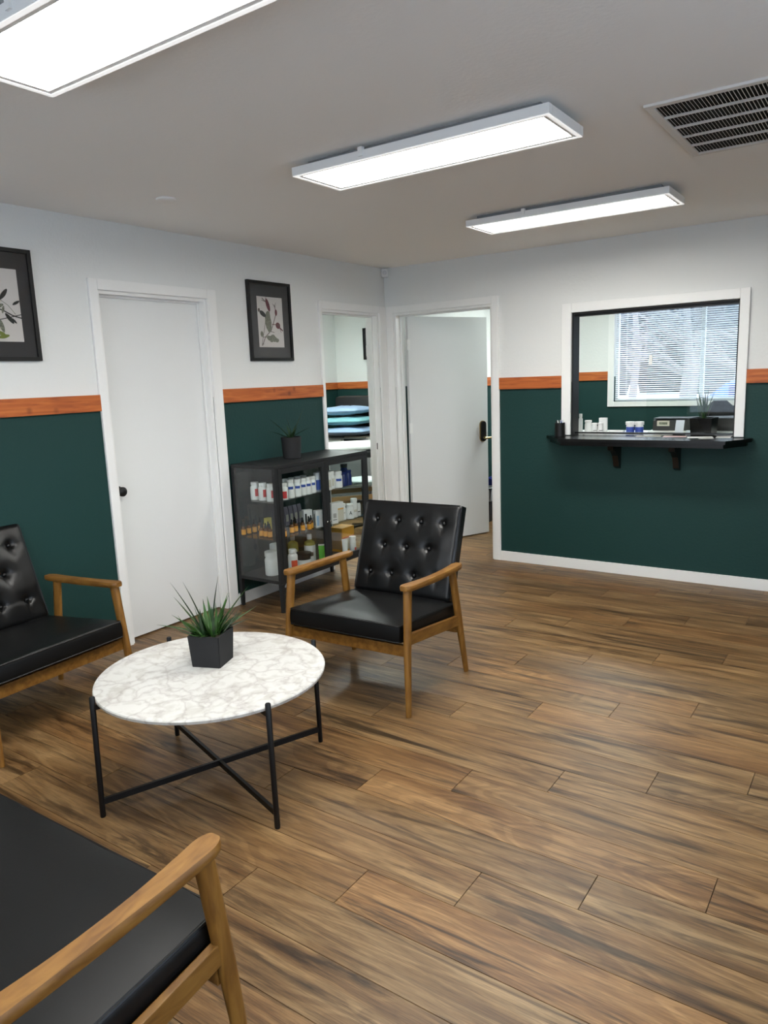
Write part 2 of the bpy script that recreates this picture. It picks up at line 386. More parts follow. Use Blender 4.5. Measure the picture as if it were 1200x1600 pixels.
def hinge(z, M):
    bm = bmn()
    box(bm, -.002, .030, -.002, .001, z, z+.09, M=M); tube(bm, [M @ Vector((0, -.004, z)), M @ Vector((0, -.004, z+.09))], .006, 8)
    return bm
# door 1: closed
d1 = thing('door_1', 'closed plain white door with a round black knob', 'door', kind='structure')
bm = bmn(); casing(bm, 'x', 0, 1, D1[0], D1[1], -2.8621, -1.9456, DH, 2.1042); obj('door_casing', bm, TRIM, d1)
bm = bmn(); jamb(bm, 'x', -T, 0, D1[0], D1[1], DH, stop=(-.060, -.045)); obj('door_jamb', bm, TRIM, d1)
bm = bmn(); box(bm, -.096, -.061, D1[0]+.021, D1[1]-.021, .010, DH-.021, bev=.002); leaf1 = obj('door_leaf', bm, DOORP, d1)
bm = bmn()
kx, ky, kz = -.061, -2.762, .915
tube(bm, [(kx, ky, kz), (kx+.007, ky, kz)], [.032, .031], 20); tube(bm, [(kx+.007, ky, kz), (kx+.028, ky, kz)], .012, 14)
tube(bm, [(kx+.026, ky, kz), (kx+.031, ky, kz), (kx+.042, ky, kz), (kx+.055, ky, kz), (kx+.064, ky, kz), (kx+.067, ky, kz)], [.012, .022, .028, .028, .020, .006], 20)
obj('door_knob', bm, BLACKP, leaf1, True)
# door 2: open doorway to the treatment room
d2 = thing('door_2', 'white cased doorway showing the pillows beyond', 'door', kind='structure')
bm = bmn(); casing(bm, 'x', 0, 1, D2[0], D2[1], -.9078, -.0005, DH, 2.1042); obj('door_casing', bm, TRIM, d2)
bm = bmn(); jamb(bm, 'x', -T, 0, D2[0], D2[1], DH, stop=(-.075, -.045)); obj('door_jamb', bm, TRIM, d2)
bm = bmn(); box(bm, -.075, -.040, D2[1]-.0215, D2[1]-.0175, .90, .955); obj('strike_plate', bm, BLACKP, d2)
bm = hinge(1.70, Matrix.Translation((-.11, D2[1]-.02, 0))); obj('hinge', bm, TRIM, d2)
# door 3: open, hinged at the corner
d3 = thing('door_3', 'white door standing open in its casing, with keypad lock', 'door', kind='structure')
bm = bmn(); casing(bm, 'y', 0, -1, D3[0], D3[1], .0185, 1.0717, DH, 2.1042); obj('door_casing', bm, TRIM, d3)
bm = bmn(); jamb(bm, 'y', 0, T, D3[0], D3[1], DH, stop=(.060, .078)); obj('door_jamb', bm, TRIM, d3)
HM = Matrix.Translation((D3[0]+.024, T+.012, 0)) @ Matrix.Rotation(math.radians(65), 4, 'Z')
bm = bmn(); box(bm, .004, .864, -.036, 0, .012, DH-.022, M=HM, bev=.002); leaf3 = obj('door_leaf', bm, DOORP, d3)
for z in (.25, 1.02, 1.74): obj('hinge', hinge(z, HM @ Matrix.Translation((-.004, -.036, 0))), TRIM, leaf3)
bm = bmn()   # keypad escutcheon on the face seen from the waiting room
def rpl(bm, M, x, y0, y1, z0, z1, hw, mi, n=8):
    pr = [(x+hw*math.cos(a), z0+hw+hw*math.sin(a)) for a in [PI+PI*i/n for i in range(n+1)]]+[(x+hw*math.cos(a), z1-hw+hw*math.sin(a)) for a in [PI*i/n for i in range(n+1)]]
    loft(bm, [[M @ Vector((p, y0, q)) for p, q in pr], [M @ Vector((p, y1, q)) for p, q in pr]], mi)
LKX = .80
rpl(bm, HM, LKX, -.044, -.036, .885, 1.085, .034, 0); lock = obj('lock_plate', bm, BRASS, leaf3, True)
bm = bmn(); rpl(bm, HM, LKX, -.062, -.044, .892, 1.078, .025, 0); obj('keypad', bm, BLACKP, lock, True)
bm = bmn(); tube(bm, [HM @ Vector((LKX, -.062, .925)), HM @ Vector((LKX, -.095, .925))], .011, 12)
tube(bm, [HM @ Vector((LKX-.012, -.092, .925)), HM @ Vector((LKX+.03, -.094, .925)), HM @ Vector((LKX+.105, -.090, .926))], [.010, .010, .007], 10)
obj('lever_handle', bm, BRASS, lock, True)

# window 1: reception hatch with black jambs and sliding glass
w1 = thing('window_1', 'white cased reception window with black inner frame', 'window', kind='structure')
bm = bmn()
x0, x1, z0, z1 = WN; X0, X1, Z1 = 1.5851, 2.8434, 1.9932
Z0 = .99
for q in ((X0, x0, 1.035, Z1), (x1, X1, 1.035, Z1), (x0, x1, z1, Z1)): box(bm, q[0], q[1], -.02, 0, q[2], q[3], bev=.004)
obj('window_casing', bm, TRIM, w1)
bm = bmn(); t = .010
for q in ((x0, x0+t, z0, z1), (x1-t, x1, z0, z1), (x0, x1, z1-t, z1)): box(bm, q[0], q[1], .002, T+.01, q[2], q[3])
box(bm, x0+t, x1-t, .035, .085, z1-t-.018, z1-t)
obj('window_frame', bm, BLACKP, w1)
bm = bmn(); box(bm, 2.19, x1-.012, .058, .063, 1.052, z1-t-.01); obj('sliding_pane', bm, GL, w1)
bm = bmn(); box(bm, 2.20, 2.225, .048, .058, 1.53, 1.60, bev=.002); obj('pull_tab', bm, WPL, w1)
bm = bmn(); box(bm, x0+t, x1-t, .05, .085, 1.041, 1.052); obj('bottom_track', bm, COUNTER, w1)
# window 2: outer window
w2 = thing('window_2', 'white framed outer window behind the slatted blind', 'window', kind='structure')
bm = bmn(); a0, a1, b0, b1 = FWN; cw = .068
for q in ((a0-cw, a0, b0-.055, b1+cw), (a1, a1+cw, b0-.055, b1+cw), (a0, a1, b1, b1+cw), (a0, a1, b0-.055, b0)): box(bm, q[0], q[1], YB-.02, YB, q[2], q[3], bev=.004)
obj('window_casing', bm, TRIM, w2)
bm = bmn()
for q in ((a0, a0+.03, b0, b1), (a1-.03, a1, b0, b1), (a0, a1, b1-.03, b1), (a0, a1, b0, b0+.03), ((a0+a1)/2-.02, (a0+a1)/2+.02, b0, b1)): box(bm, q[0], q[1], YB+.05, YB+.10, q[2], q[3])
obj('window_sash', bm, WPL, w2)
bm = bmn(); box(bm, a0+.03, (a0+a1)/2-.02, YB+.07, YB+.075, b0+.03, b1-.03); obj('pane', bm, GLW, w2)
bm = bmn(); box(bm, (a0+a1)/2+.02, a1-.03, YB+.07, YB+.075, b0+.03, b1-.03); obj('pane', bm, GLW, w2)
bl = thing('window_blind', 'white horizontal slat blind lowered over the outer window', 'blind', (a0, YB+.022, b0))
BW = a1-a0
bm = bmn(); box(bm, .006, BW-.006, -.014, .014, b1-b0-.035, b1-b0-.002, bev=.002); obj('headrail', bm, BLIND, bl)
bm = bmn(); box(bm, .008, BW-.008, -.012, .012, .012, .026, bev=.003); obj('bottom_rail', bm, BLIND, bl)
pit = .0225; ns = int((b1-b0-.075)/pit); sm = None
for i in range(ns):
    z = .045+i*pit
    if sm is None:
        bm = bmn(); Mr = Matrix.Rotation(math.radians(24), 4, 'X')
        prof = [(-.0125, -.0012), (-.005, .0006), (.005, .0006), (.0125, -.0012)]
        loft(bm, [[Mr @ Vector((xx, p, q+.0006)) for p, q in prof]+[Mr @ Vector((xx, p, q)) for p, q in prof[::-1]] for xx in (.008, BW-.008)])
        s = obj('slat', bm, BLIND, bl, loc=(0, 0, z)); sm = s
    else:
        s = sm.copy(); C.objects.link(s); s.parent = bl; s.location = (0, 0, z)
for xx in (.13, BW*.5, BW-.13):
    bm = bmn(); box(bm, xx-.001, xx+.001, -.0145, -.0135, .02, b1-b0-.03); box(bm, xx-.001, xx+.001, .0135, .0145, .02, b1-b0-.03); obj('ladder_cord', bm, BLIND, bl)

def added_window(n, axis, p, a0, a1, z0, z1, label):
    o = thing('window_%d' % n, label, 'window', kind='structure')
    def bx(bm, u0, u1, q0, q1, za, zb): box(bm, q0, q1, u0, u1, za, zb) if axis == 'x' else box(bm, u0, u1, q0, q1, za, zb)
    bm = bmn(); mid = (a0+a1)/2; k = T/2
    for u0, u1, za, zb in ((a0, a0+.04, z0, z1), (a1-.04, a1, z0, z1), (a0+.04, a1-.04, z1-.04, z1), (a0+.04, a1-.04, z0, z0+.04), (mid-.02, mid+.02, z0+.04, z1-.04)): bx(bm, u0, u1, p-.03, p+.03, za, zb)
    obj('window_sash', bm, TRIM, o)
    for u0, u1 in ((a0+.04, mid-.02), (mid+.02, a1-.04)): bm = bmn(); bx(bm, u0, u1, p-.003, p+.003, z0+.04, z1-.04); obj('pane', bm, GLW, o)
added_window(3, 'x', XR+T/2, -5.6, -3.0, .75, 2.1, 'wide unseen window added to the waiting room wall to let in daylight')  # added window, unseen; its daylight bounces up to brighten the ceiling
added_window(4, 'y', YF-T/2, .9, 3.9, .75, 2.1, 'wide unseen window added behind the loveseat to let in daylight')  # second added window, also unseen, for more bounced daylight

# ceiling panels
def panel(x0, x1, y0, y1, label):
    cx, cy = (x0+x1)/2, (y0+y1)/2; hx, hy = (x1-x0)/2, (y1-y0)/2
    o = thing('ceiling_light', label, 'ceiling light', (cx, cy, 2.362), group='ceiling light panels')
    bm = bmn(); f = .033
    for q in ((-hx, hx, -hy, -hy+f), (-hx, hx, hy-f, hy), (-hx, -hx+f, -hy+f, hy-f), (hx-f, hx, -hy+f, hy-f)): box(bm, *q, 0, .034, bev=.002)
    box(bm, -hx+f, hx-f, -hy+f, hy-f, .022, .034); fr = obj('frame', bm, TRIM, o)
    bm = bmn(); g0, g1 = .002, .017
    for q in ((-hx+g0, hx-g0, -hy+g0, -hy+g1), (-hx+g0, hx-g0, hy-g1, hy-g0), (-hx+g0, -hx+g1, -hy+g1, hy-g1), (hx-g1, hx-g0, -hy+g1, hy-g1)): box(bm, *q, -.002, 0)
    obj('glow_rim', bm, RIMM, fr)  # frame rim given its own glow so it shows bright like the bloom
    bm = bmn(); box(bm, -hx+f, hx-f, -hy+f, hy-f, .013, .018); obj('diffuser', bm, LEDM, o)
    bm = bmn(); box(bm, -hx+.05, hx-.05, -hy+.05, hy-.05, .034, H-2.362); obj('mounting_plate', bm, mat('mount_grey', (.25, .25, .25), .6), o)
    bm = bmn(); box(bm, -.22, -.20, -hy-.008, -hy+.01, .01, .045); obj('clip', bm, TRIM, o)
panel(1.51, 2.655, -1.345, -1.015, 'ceiling light panel nearest the reception window, farthest of the row')
panel(1.49, 2.635, -2.845, -2.515, 'middle ceiling light panel above the armchair and open floor')
panel(1.545, 2.72, -4.30, -3.965, 'large bright ceiling light panel nearest the viewer, above the marble table')
panel(1.50, 2.66, -5.95, -5.62, 'added ceiling light panel behind the loveseat, unseen')  # added lamp, unseen, one more step of the row
def roomlight(name, x, y, label, sz=.5, es=2.):
    o = thing('ceiling_light', label, 'ceiling light', (x, y, H-.05))
    bm = bmn(); box(bm, -sz, sz, -.15, .15, .01, .05, bev=.004); obj('frame', bm, TRIM, o)
    bm = bmn(); box(bm, -sz+.02, sz-.02, -.13, .13, .002, .010); obj('diffuser', bm, mat('led_'+name, (.9, .9, .9), .5, emit=(.9, 1, .96), es=es), o)
roomlight('reception', 1.2, 1.6, 'ceiling light panel inside the reception room', es=26)
roomlight('treatment', -1.3, .4, 'ceiling light panel inside the treatment room', es=52)

# ceiling return grille
vg = thing('ceiling_vent', 'large return air grille with white fins on the ceiling', 'vent', (2.882, -2.488, H))
VW, VD = .76, .719
bm = bmn(); f = .03
for q in ((-f, VW+f, -f, 0), (-f, VW+f, VD, VD+f), (-f, 0, 0, VD), (VW, VW+f, 0, VD)): box(bm, *q, -.010, 0, bev=.002)
obj('frame', bm, VENTM, vg)
bm = bmn(); box(bm, 0, VW, 0, VD, -.002, 0); obj('duct_backing', bm, VENTD, vg)
for i in range(1, 5):
    bm = bmn(); yy = VD*i/5; box(bm, 0, VW, yy-.0045, yy+.0045, -.011, -.003); obj('crossbar', bm, VENTM, vg)
for j in range(5):
    bm = bmn(); y0 = VD*j/5+.005; y1 = VD*(j+1)/5-.005
    for i in range(1, 60):
        xx = i*VW/60; Mf = Matrix.Translation((xx, 0, -.006)) @ Matrix.Rotation(math.radians(-38), 4, 'Y')
        box(bm, -.0006, .0006, y0, y1, -.004, .004, M=Mf)
    tag(obj('fins', bm, VENTM, vg), kind='stuff')
sn = thing('motion_sensor', 'small white sensor box high in the corner', 'sensor', (.028, -.03, 2.345), math.radians(40))
bm = bmn(); box(bm, -.028, .028, -.018, .018, 0, .068, bev=.006); obj('housing', bm, WPL, sn)
bm = bmn(); tube(bm, [(0, -.018, .036), (0, -.021, .036)], [.017, .014], 20); obj('lens', bm, mat('sensor_lens', (.6, .6, .6), .3), sn)
bm = bmn(); lathe(bm, [(.045, 0), (.05, .004), (.05, .010)], (0, 0, 0), 24)
o = obj('ceiling_disc', bm, CEIL, None, True, (.62, -2.79, H-.010)); tag(o, 'shallow painted round cover disc on the ceiling above the closed door', 'cover')

# ------------------------------------------------------------------ armchairs
def arm_mesh(x, side):
    bm = bmn(); rings = []
    K = 22
    for i in range(K+1):
        t = (i/K)**1.5 if i < K else 1; y = -.277+t*.555
        z = .591-.022*t-.007*math.sin(t*PI)
        wv = .034-.010*math.sin(min(1, t*1.05)*PI)**1.2-.004*t
        if t < .075: wv *= math.sqrt(max(.16, 1-((.075-t)/.075)**2*.84))
        if t > .95: wv *= math.sqrt(max(.2, 1-((t-.95)/.05)**2*.7))
        th = .0145-.003*abs(2*t-1)
        xc = x+side*.010*math.sin(t*PI)
        pr = [(-1, -.4), (-.85, -1), (.85, -1), (1, -.4), (1, .4), (.85, 1), (-.85, 1), (-1, .4)]
        rings.append([(xc+p*wv, y, z+q*th) for p, q in pr])
    loft(bm, rings); return bm
def leather_box(w, d, h, dome=.018, n=20, squash=.006):
    """a seat cushion: rounded box with domed top"""
    bm = bmn(); nx, ny = n, n
    def P(u, v, s):
        x = (u-.5)*w; y = (v-.5)*d
        e = 4*u*(1-u)*4*v*(1-v)
        return (x, y, h/2*s+(dome*e**.45 if s > 0 else 0))
    bm2 = bmn()
    bmesh.ops.create_cube(bm, size=1)
    for v in bm.verts: v.co = Vector((v.co.x*w, v.co.y*d, v.co.z*h))
    bmesh.ops.subdivide_edges(bm, edges=bm.edges[:], cuts=11, use_grid_fill=True)
    r = .016
    for v in bm.verts:
        c = v.co; q = Vector((max(-w/2+r, min(w/2-r, c.x)), max(-d/2+r, min(d/2-r, c.y)), max(-h/2+r, min(h/2-r, c.z))))
        dd = c-q
        if dd.length > 1e-6: c = q+dd.normalized()*r
        u, vv = c.x/w+.5, c.y/d+.5; e = max(0, 4*u*(1-u))*max(0, 4*vv*(1-vv))
        sd = max(0, 1-(2*c.z/h)**2)
        c.z += (dome*e**.5 if c.z > 0 else 0)
        c.x *= 1+.012*sd; c.y *= 1+.012*sd
        c.z += .0022*noise.noise(c*14)
        v.co = c
    bm2.free(); return bm
def ring_path(w, d, z, r=.014):
    pts = []
    for cx, cy, a0 in ((w/2-r, d/2-r, 0), (-w/2+r, d/2-r, 90), (-w/2+r, -d/2+r, 180), (w/2-r, -d/2+r, 270)):
        for k in range(4):
            a = math.radians(a0+30*k); pts.append(Vector((cx+r*math.cos(a), cy+r*math.sin(a), z)))
    return pts
def closed_tube(bm, pts, r, n=6):
    K = len(pts); R = []
    for i, p in enumerate(pts):
        x, y, _ = frame_for(pts[(i+1) % K]-pts[i-1]); R.append([bm.verts.new(p+x*math.cos(2*PI*k/n)*r+y*math.sin(2*PI*k/n)*r) for k in range(n)])
    for i in range(K):
        a, b = R[i], R[(i+1) % K]
        for k in range(n): bm.faces.new((a[k], a[(k+1) % n], b[(k+1) % n], b[k]))
def back_cushion(w, h, th, rows, cols):
    """tufted cushion in x (width), z (height); front faces -y. Returns bm and button points"""
    bt = []
    for j, (zr, n) in enumerate(rows):
        off = 0 if n == cols else .5
        for i in range(n): bt.append(((-.5+(i+.5+off)/cols)*w*.93, zr*h))
    bm = bmn(); nx, nz = int(64*w/.62), 54; G = []
    for j in range(nz+1):
        row = []
        for i in range(nx+1):
            u, v = i/nx, j/nz; x = (u-.5)*w; z = v*h
            ed = min(u, 1-u)*w; ez = min(v, 1-v)*h
            e1 = min(1, ed/.022); e2 = min(1, ez/.022)
            y = -th/2*(math.sqrt(max(0, 1-(1-e1)**2))*.35+.65)*(math.sqrt(max(0, 1-(1-e2)**2))*.35+.65)
            y -= .012*min(1, ed/.09)*min(1, ez/.09)
            for bx, bz in bt:
                dx, dz = x-bx, z-bz; r = math.hypot(dx, dz)
                y += .017*math.exp(-(r/.016)**2)+.009*math.exp(-(r/.045)**2)
                # soft pulls running down and sideways from each button
                y += .0035*math.exp(-(dx/.010)**2)*math.exp(-((dz+.03)/.035)**2)
                y += .003*math.exp(-(dz/.009)**2)*math.exp(-(dx/.05)**2)
            y += .0012*noise.noise(Vector((x*18, z*18, 3)))
            row.append(bm.verts.new((x, y, z)))
        G.append(row)
    for j in range(nz):
        for i in range(nx): bm.faces.new((G[j][i], G[j][i+1], G[j+1][i+1], G[j+1][i]))
    loop = G[0][:]+[G[j][nx] for j in range(1, nz+1)]+G[nz][-2::-1]+[G[j][0] for j in range(nz-1, 0, -1)]
    back = [bm.verts.new((v.co.x, th/2, v.co.z)) for v in loop]; n = len(loop)
    for i in range(n): bm.faces.new((loop[i], loop[(i+1) % n], back[(i+1) % n], back[i]))
    bm.faces.new(back)
    return bm, bt
def seat_furniture(name, label, cat, W, loc, rz, seats, group=None):
    """W = distance between arm centres"""
    o = thing(name, label, cat, loc, rz, group)
    hw = W/2
    for s in (-1, 1):
        obj('armrest', arm_mesh(s*hw, s), OAK, o, True)
        bm = bmn(); tube(bm, [(s*(hw+.02), -.298, 0), (s*(hw+.008), -.270, .30), (s*hw, -.238, .584)], [.0150, .0205, .0225], 14, sx=.82, sy=1.1, xref=(1, 0, 0)); obj('leg', bm, OAKL, o, True)
        bm = bmn(); tube(bm, [(s*(hw+.02), .298, 0), (s*(hw+.008), .245, .30), (s*hw, .198, .560)], [.0145, .0215, .0215], 14, sx=.80, sy=1.15, xref=(1, 0, 0)); obj('leg', bm, OAKL, o, True)
        bm = bmn(); Mx = Matrix.Translation((s*(hw+.007), -.02, .322)) @ Matrix.Rotation(math.radians(-7), 4, 'X')
        box(bm, -.010, .010, -.255, .262, -.026, .026, M=Mx, bev=.003); obj('side_rail', bm, OAK, o)
    bm = bmn(); box(bm, -hw-.002, hw+.002, -.268, -.246, .268, .322, bev=.003); obj('front_rail', bm, OAK, o)
    bm = bmn(); box(bm, -hw-.002, hw+.002, .232, .254, .225, .275, bev=.003); obj('rear_rail', bm, OAK, o)
    for i in range(5 if seats == 1 else 9):      # seat slats under the cushion
        n = 5 if seats == 1 else 9
        x = (-.5+(i+.5)/n)*(W-.12); bm = bmn(); Mx = Matrix.Translation((x, -.005, .293)) @ Matrix.Rotation(math.radians(-5.2), 4, 'X')
        box(bm, -.02, .02, -.24, .24, -.006, .006, M=Mx); obj('seat_slat', bm, OAK, o)
    cw = (W-.038)
    bm = leather_box(cw, .58, .088, .016)
    MS = Matrix.Translation((0, -.004, .353)) @ Matrix.Rotation(math.radians(-5.2), 4, 'X')
    bm.transform(MS); sc = obj('seat_cushion', bm, LEATHER2, o, True)
    bm = bmn(); closed_tube(bm, ring_path(cw-.001, .58-.001, .0365), .0042); closed_tube(bm, ring_path(cw-.001, .58-.001, -.0365), .0035); bm.transform(MS); obj('piping', bm, LEATHER2, sc, True)
    bw = cw-.040
    MB = Matrix.Translation((0, .262, .372)) @ Matrix.Rotation(math.radians(-19.5), 4, 'X')
    bm, bt = back_cushion(bw, .495, .062, ((.80, 4*seats), (.52, 4*seats-1), (.22, 4*seats)), 4*seats)
    bm.transform(MB); bc = obj('back_cushion', bm, LEATHER, o, True)
    bm = bmn()
    pp = [Vector((p.x, -.021, p.y+.2475)) for p in ring_path(bw-.002, .495-.002, 0)]; closed_tube(bm, pp, .004)
    bm.transform(MB); obj('piping', bm, LEATHER, bc, True)
    for bx, bz in bt:
        bm = bmn(); tube(bm, [(bx, -.022, bz), (bx, -.026, bz), (bx, -.0305, bz), (bx, -.033, bz)], [.0095, .0105, .008, .003], 12); bm.transform(MB); obj('button', bm, LEATHER, bc, True)
    for s in (-1, 1):
        bm = bmn(); box(bm, -.015, .015, .033, .053, -.05, .47, M=MB @ Matrix.Translation((s*(bw/2-.10), 0, 0)), bev=.003); obj('back_post', bm, OAK, o)
    for z in (.12, .40):
        bm = bmn(); box(bm, -bw/2+.08, bw/2-.08, .053, .068, z, z+.045, M=MB, bev=.003); obj('back_rail', bm, OAK, o)
    return o
ch = seat_furniture('armchair', 'black tufted leather armchair with oak arms in front of the glass cabinet', 'armchair', .662, (1.587, -2.507, 0), math.radians(2.7), 1, 'black tufted armchairs')
dup(ch, (.4275, -3.673, 0), math.radians(93.6), 'black tufted leather armchair with oak arms by the wall, under the large picture', 'black tufted armchairs')
seat_furniture('loveseat', 'wide black leather loveseat in the foreground with one oak armrest in view', 'sofa', 1.245, (1.9615, -4.7515, 0), math.radians(181), 2)

# ------------------------------------------------------------------ marble coffee table
TZ = .44; TC = (1.590, -3.585)
tb = thing('coffee_table', 'round white marble coffee table on black metal rod legs', 'table', (TC[0], TC[1], 0))
bm = bmn(); lathe(bm, [(.418, TZ-.018), (.426, TZ-.014), (.428, TZ-.004), (.425, TZ)], (0, 0, 0), 96); obj('tabletop', bm, MARBLE, tb, True)
feet = [(1.414, -3.999), (1.991, -3.716), (1.738, -3.166), (1.167, -3.448)]; ff = [(x-1.5775, y+3.5823) for x, y in feet]
cc = Vector((1.5775-TC[0], -3.5823-TC[1], 0))
ltop = []
for x, y in ff:
    a = math.atan2(y, x); pb = Vector((.446*math.cos(a), .446*math.sin(a), 0)); pt = Vector((.438*math.cos(a), .438*math.sin(a), 0)); ltop.append((pb, pt))
    bm = bmn(); tube(bm, [pb+Vector((0, 0, 0)), pb+Vector((0, 0, .004)), pt+Vector((0, 0, .452)), pt+Vector((0, 0, .455))], [.009, .010, .010, .008], 14); obj('leg', bm, BLACKM, tb, True)
    bm = bmn(); box(bm, .365, .436, -.006, .006, TZ-.034, TZ-.0185, M=Matrix.Rotation(a, 4, 'Z')); obj('top_bracket', bm, BLACKM, tb)
for i in (0, 1):
    p, q = ltop[i][0], ltop[i+2][0]; d = q-p; a = math.atan2(d.y, d.x); mid = (p+q)/2
    bm = bmn(); box(bm, -d.length/2+.006, d.length/2-.006, -.006, .006, .046 if i else .0475, .068 if i else .0695, M=Matrix.Translation(mid) @ Matrix.Rotation(a, 4, 'Z')); obj('crossbar', bm, BLACKM, tb)

# ------------------------------------------------------------------ plants
def leaf(parent, base, az, lean, length, width, droop, m_, K=9):
    bm = bmn(); rows = []; p = Vector(base); el = PI/2-lean; d = Vector((math.cos(az), math.sin(az), 0)); sd = Vector((-math.sin(az), math.cos(az), 0))
    for i in range(K+1):
        t = i/K; wv = width*(1-t**1.8)*(.8+.6*t*(1-t)*2)+.0004
        tdir = d*math.cos(el)+Vector((0, 0, 1))*math.sin(el); nrm = d*(-math.sin(el))+Vector((0, 0, 1))*math.cos(el)
        rows.append([p-sd*wv+nrm*wv*.35, p-nrm*wv*.25, p+sd*wv+nrm*wv*.35, p+nrm*wv*.12])
        p = p+tdir*(length/K); el -= droop/K
    loft(bm, rows); return obj('leaf', bm, m_, parent, True)
def square_pot(parent, w0, w1, h, m_=None):
    m_ = m_ or POT; bm = bmn(); t = .008
    rr = [[(s*x, s*y, z) for x, y in ((-.5, -.5), (.5, -.5), (.5, .5), (-.5, .5))] for s, z in ((w0, 0), (w1, h), (w1-2*t, h), (w1-2*t-.004, h-.02))]
    loft(bm, rr); bmesh.ops.bevel(bm, geom=[e for e in bm.edges if abs(e.verts[0].co.z-e.verts[1].co.z) > .05], offset=.003, segments=2, affect='EDGES')
    obj('pot', bm, m_, parent)
    bm = bmn(); box(bm, -w1/2+t, w1/2-t, -w1/2+t, w1/2-t, h-.019, h-.012); obj('soil', bm, SOIL, parent)
rnd = random.Random(3)
pl = thing('potted_plant', 'spiky green aloe-like plant in a square charcoal pot on the marble table', 'plant', (1.531, -3.527, TZ), math.radians(21))
square_pot(pl, .118, .132, .125)
tall = [(-2.65, .40, .255), (-2.85, .28, .235), (.35, .12, .235), (.30, .62, .225), (.9, .36, .17), (-2.9, .50, .19), (.1, .30, .18), (-2.7, 1.15, .185), (2.9, .95, .15), (.35, 1.0, .19)]
# azimuth is in the pot's own axes; image right is about +33 deg in the room
for az, ln, L_ in tall: leaf(pl, (rnd.uniform(-.02, .02)+.02*math.cos(az), rnd.uniform(-.02, .02), .11), az+.2, ln, L_, .0095, .12, LEAF if rnd.random() > .4 else LEAFD)
for i in range(46):
    az = rnd.uniform(0, 2*PI); r = rnd.uniform(0, .045); ln = rnd.uniform(.2, 1.25); L_ = rnd.uniform(.075, .15)+(.035 if rnd.random() < .25 else 0)
    leaf(pl, (r*math.cos(az), r*math.sin(az), .11), az+rnd.uniform(-.6, .6), ln, L_, rnd.uniform(.0055, .009), rnd.uniform(-.7, .3), LEAF if rnd.random() > .45 else LEAFD, 7)
pc = thing('potted_plant', 'thin-leaved plant in a round dark pot on top of the glass cabinet', 'plant', (.20, -1.515, .98))
bm = bmn(); lathe(bm, [(.056, 0), (.062, .004), (.070, .148), (.070, .15), (.063, .15), (.062, .135)], (0, 0, 0), 32); obj('pot', bm, POT, pc, True)
bm = bmn(); lathe(bm, [(.060, .130), (.0605, .136)], (0, 0, 0), 24); obj('soil', bm, SOIL, pc)
for az, ln, L_, dr in ((.75, .30, .24, .25), (-2.4, .62, .22, .35), (-2.5, .2, .17, .05), (.6, .85, .17, .5), (-2.3, .95, .18, .5), (.9, .42, .10, .1), (-1.6, .7, .10, .2), (1.8, .5, .12, .2), (2.7, .5, .13, .3), (-.4, .7, .12, .4)):
    leaf(pc, (rnd.uniform(-.015, .015), rnd.uniform(-.015, .015), .13), az, ln, L_, .0095, dr, LEAFD)
pr_ = thing('potted_plant', 'upright grassy plant in a square black planter on the reception counter', 'plant', (2.565, .130, 1.03), math.radians(-6))
square_pot(pr_, .135, .150, .125, COUNTER)
for i in range(22):
    az = rnd.uniform(0, 2*PI); r = rnd.uniform(0, .03)
    leaf(pr_, (r*math.cos(az), r*math.sin(az), .11), az, rnd.uniform(.0, .28)+(.25 if i % 7 == 0 else 0), rnd.uniform(.12, .20)+(.06 if i % 4 == 0 else 0), .0055, rnd.uniform(-.2, .3), LEAFD if i % 3 else LEAF, 6)

# ------------------------------------------------------------------ glass cabinet
CX0, CX1, CY0, CY1, CH = .022, .42, -1.935, -.925, .98
cb = thing('display_cabinet', 'low charcoal metal cabinet with glass doors and sides full of bottles', 'cabinet', (CX0, CY0, 0))
cw_, cd_ = CX1-CX0, CY1-CY0; LB = .195; pt_ = .026
def cbx(n, q, m_=CABM, par=None, bev=.0015):
    bm = bmn(); box(bm, *q, bev=bev); return obj(n, bm, m_, par or cb)
cbx('top', (0, cw_, 0, cd_, CH-.022, CH)); cbx('bottom_panel', (0, cw_-.004, 0, cd_, LB, LB+.022))
for x in (0, cw_-pt_):
    for y in (0, cd_-pt_):
        cbx('corner_post', (x, x+pt_, y, y+pt_, LB+.022, CH-.022)) 
        cx, cy = x+pt_/2, y+pt_/2; bm = bmn()
        sx_ = 1 if x == 0 else -1; sy_ = 1 if y == 0 else -1
        loft(bm, [[(cx+a*h_, cy+b*h_, z) for a, b in ((-1, -1), (1, -1), (1, 1), (-1, 1))] for z, h_ in ((0, .010), (LB, .014))])
        loft(bm, [[(cx, cy+sy_*.012+e, z) for e, z in ((0, LB-.03), (sy_*.03, LB-.002), (0, LB-.002))], [(cx+.004, cy+sy_*.012+e, z) for e, z in ((0, LB-.03), (sy_*.03, LB-.002), (0, LB-.002))]])
        obj('leg', bm, CABM, cb)
for y0_ in (0, cd_-.004): cbx('side_pane', (pt_, cw_-pt_, y0_+.0005, y0_+.0035, LB+.022, CH-.022), GLC, bev=0)
cbx('back_pane', (.004, .007, pt_, cd_-pt_, LB+.022, CH-.022), GLC, bev=0)
for z in (.490, .740): cbx('glass_shelf', (.010, cw_-.030, .006, cd_-.006, z-.006, z), GLC, bev=0)
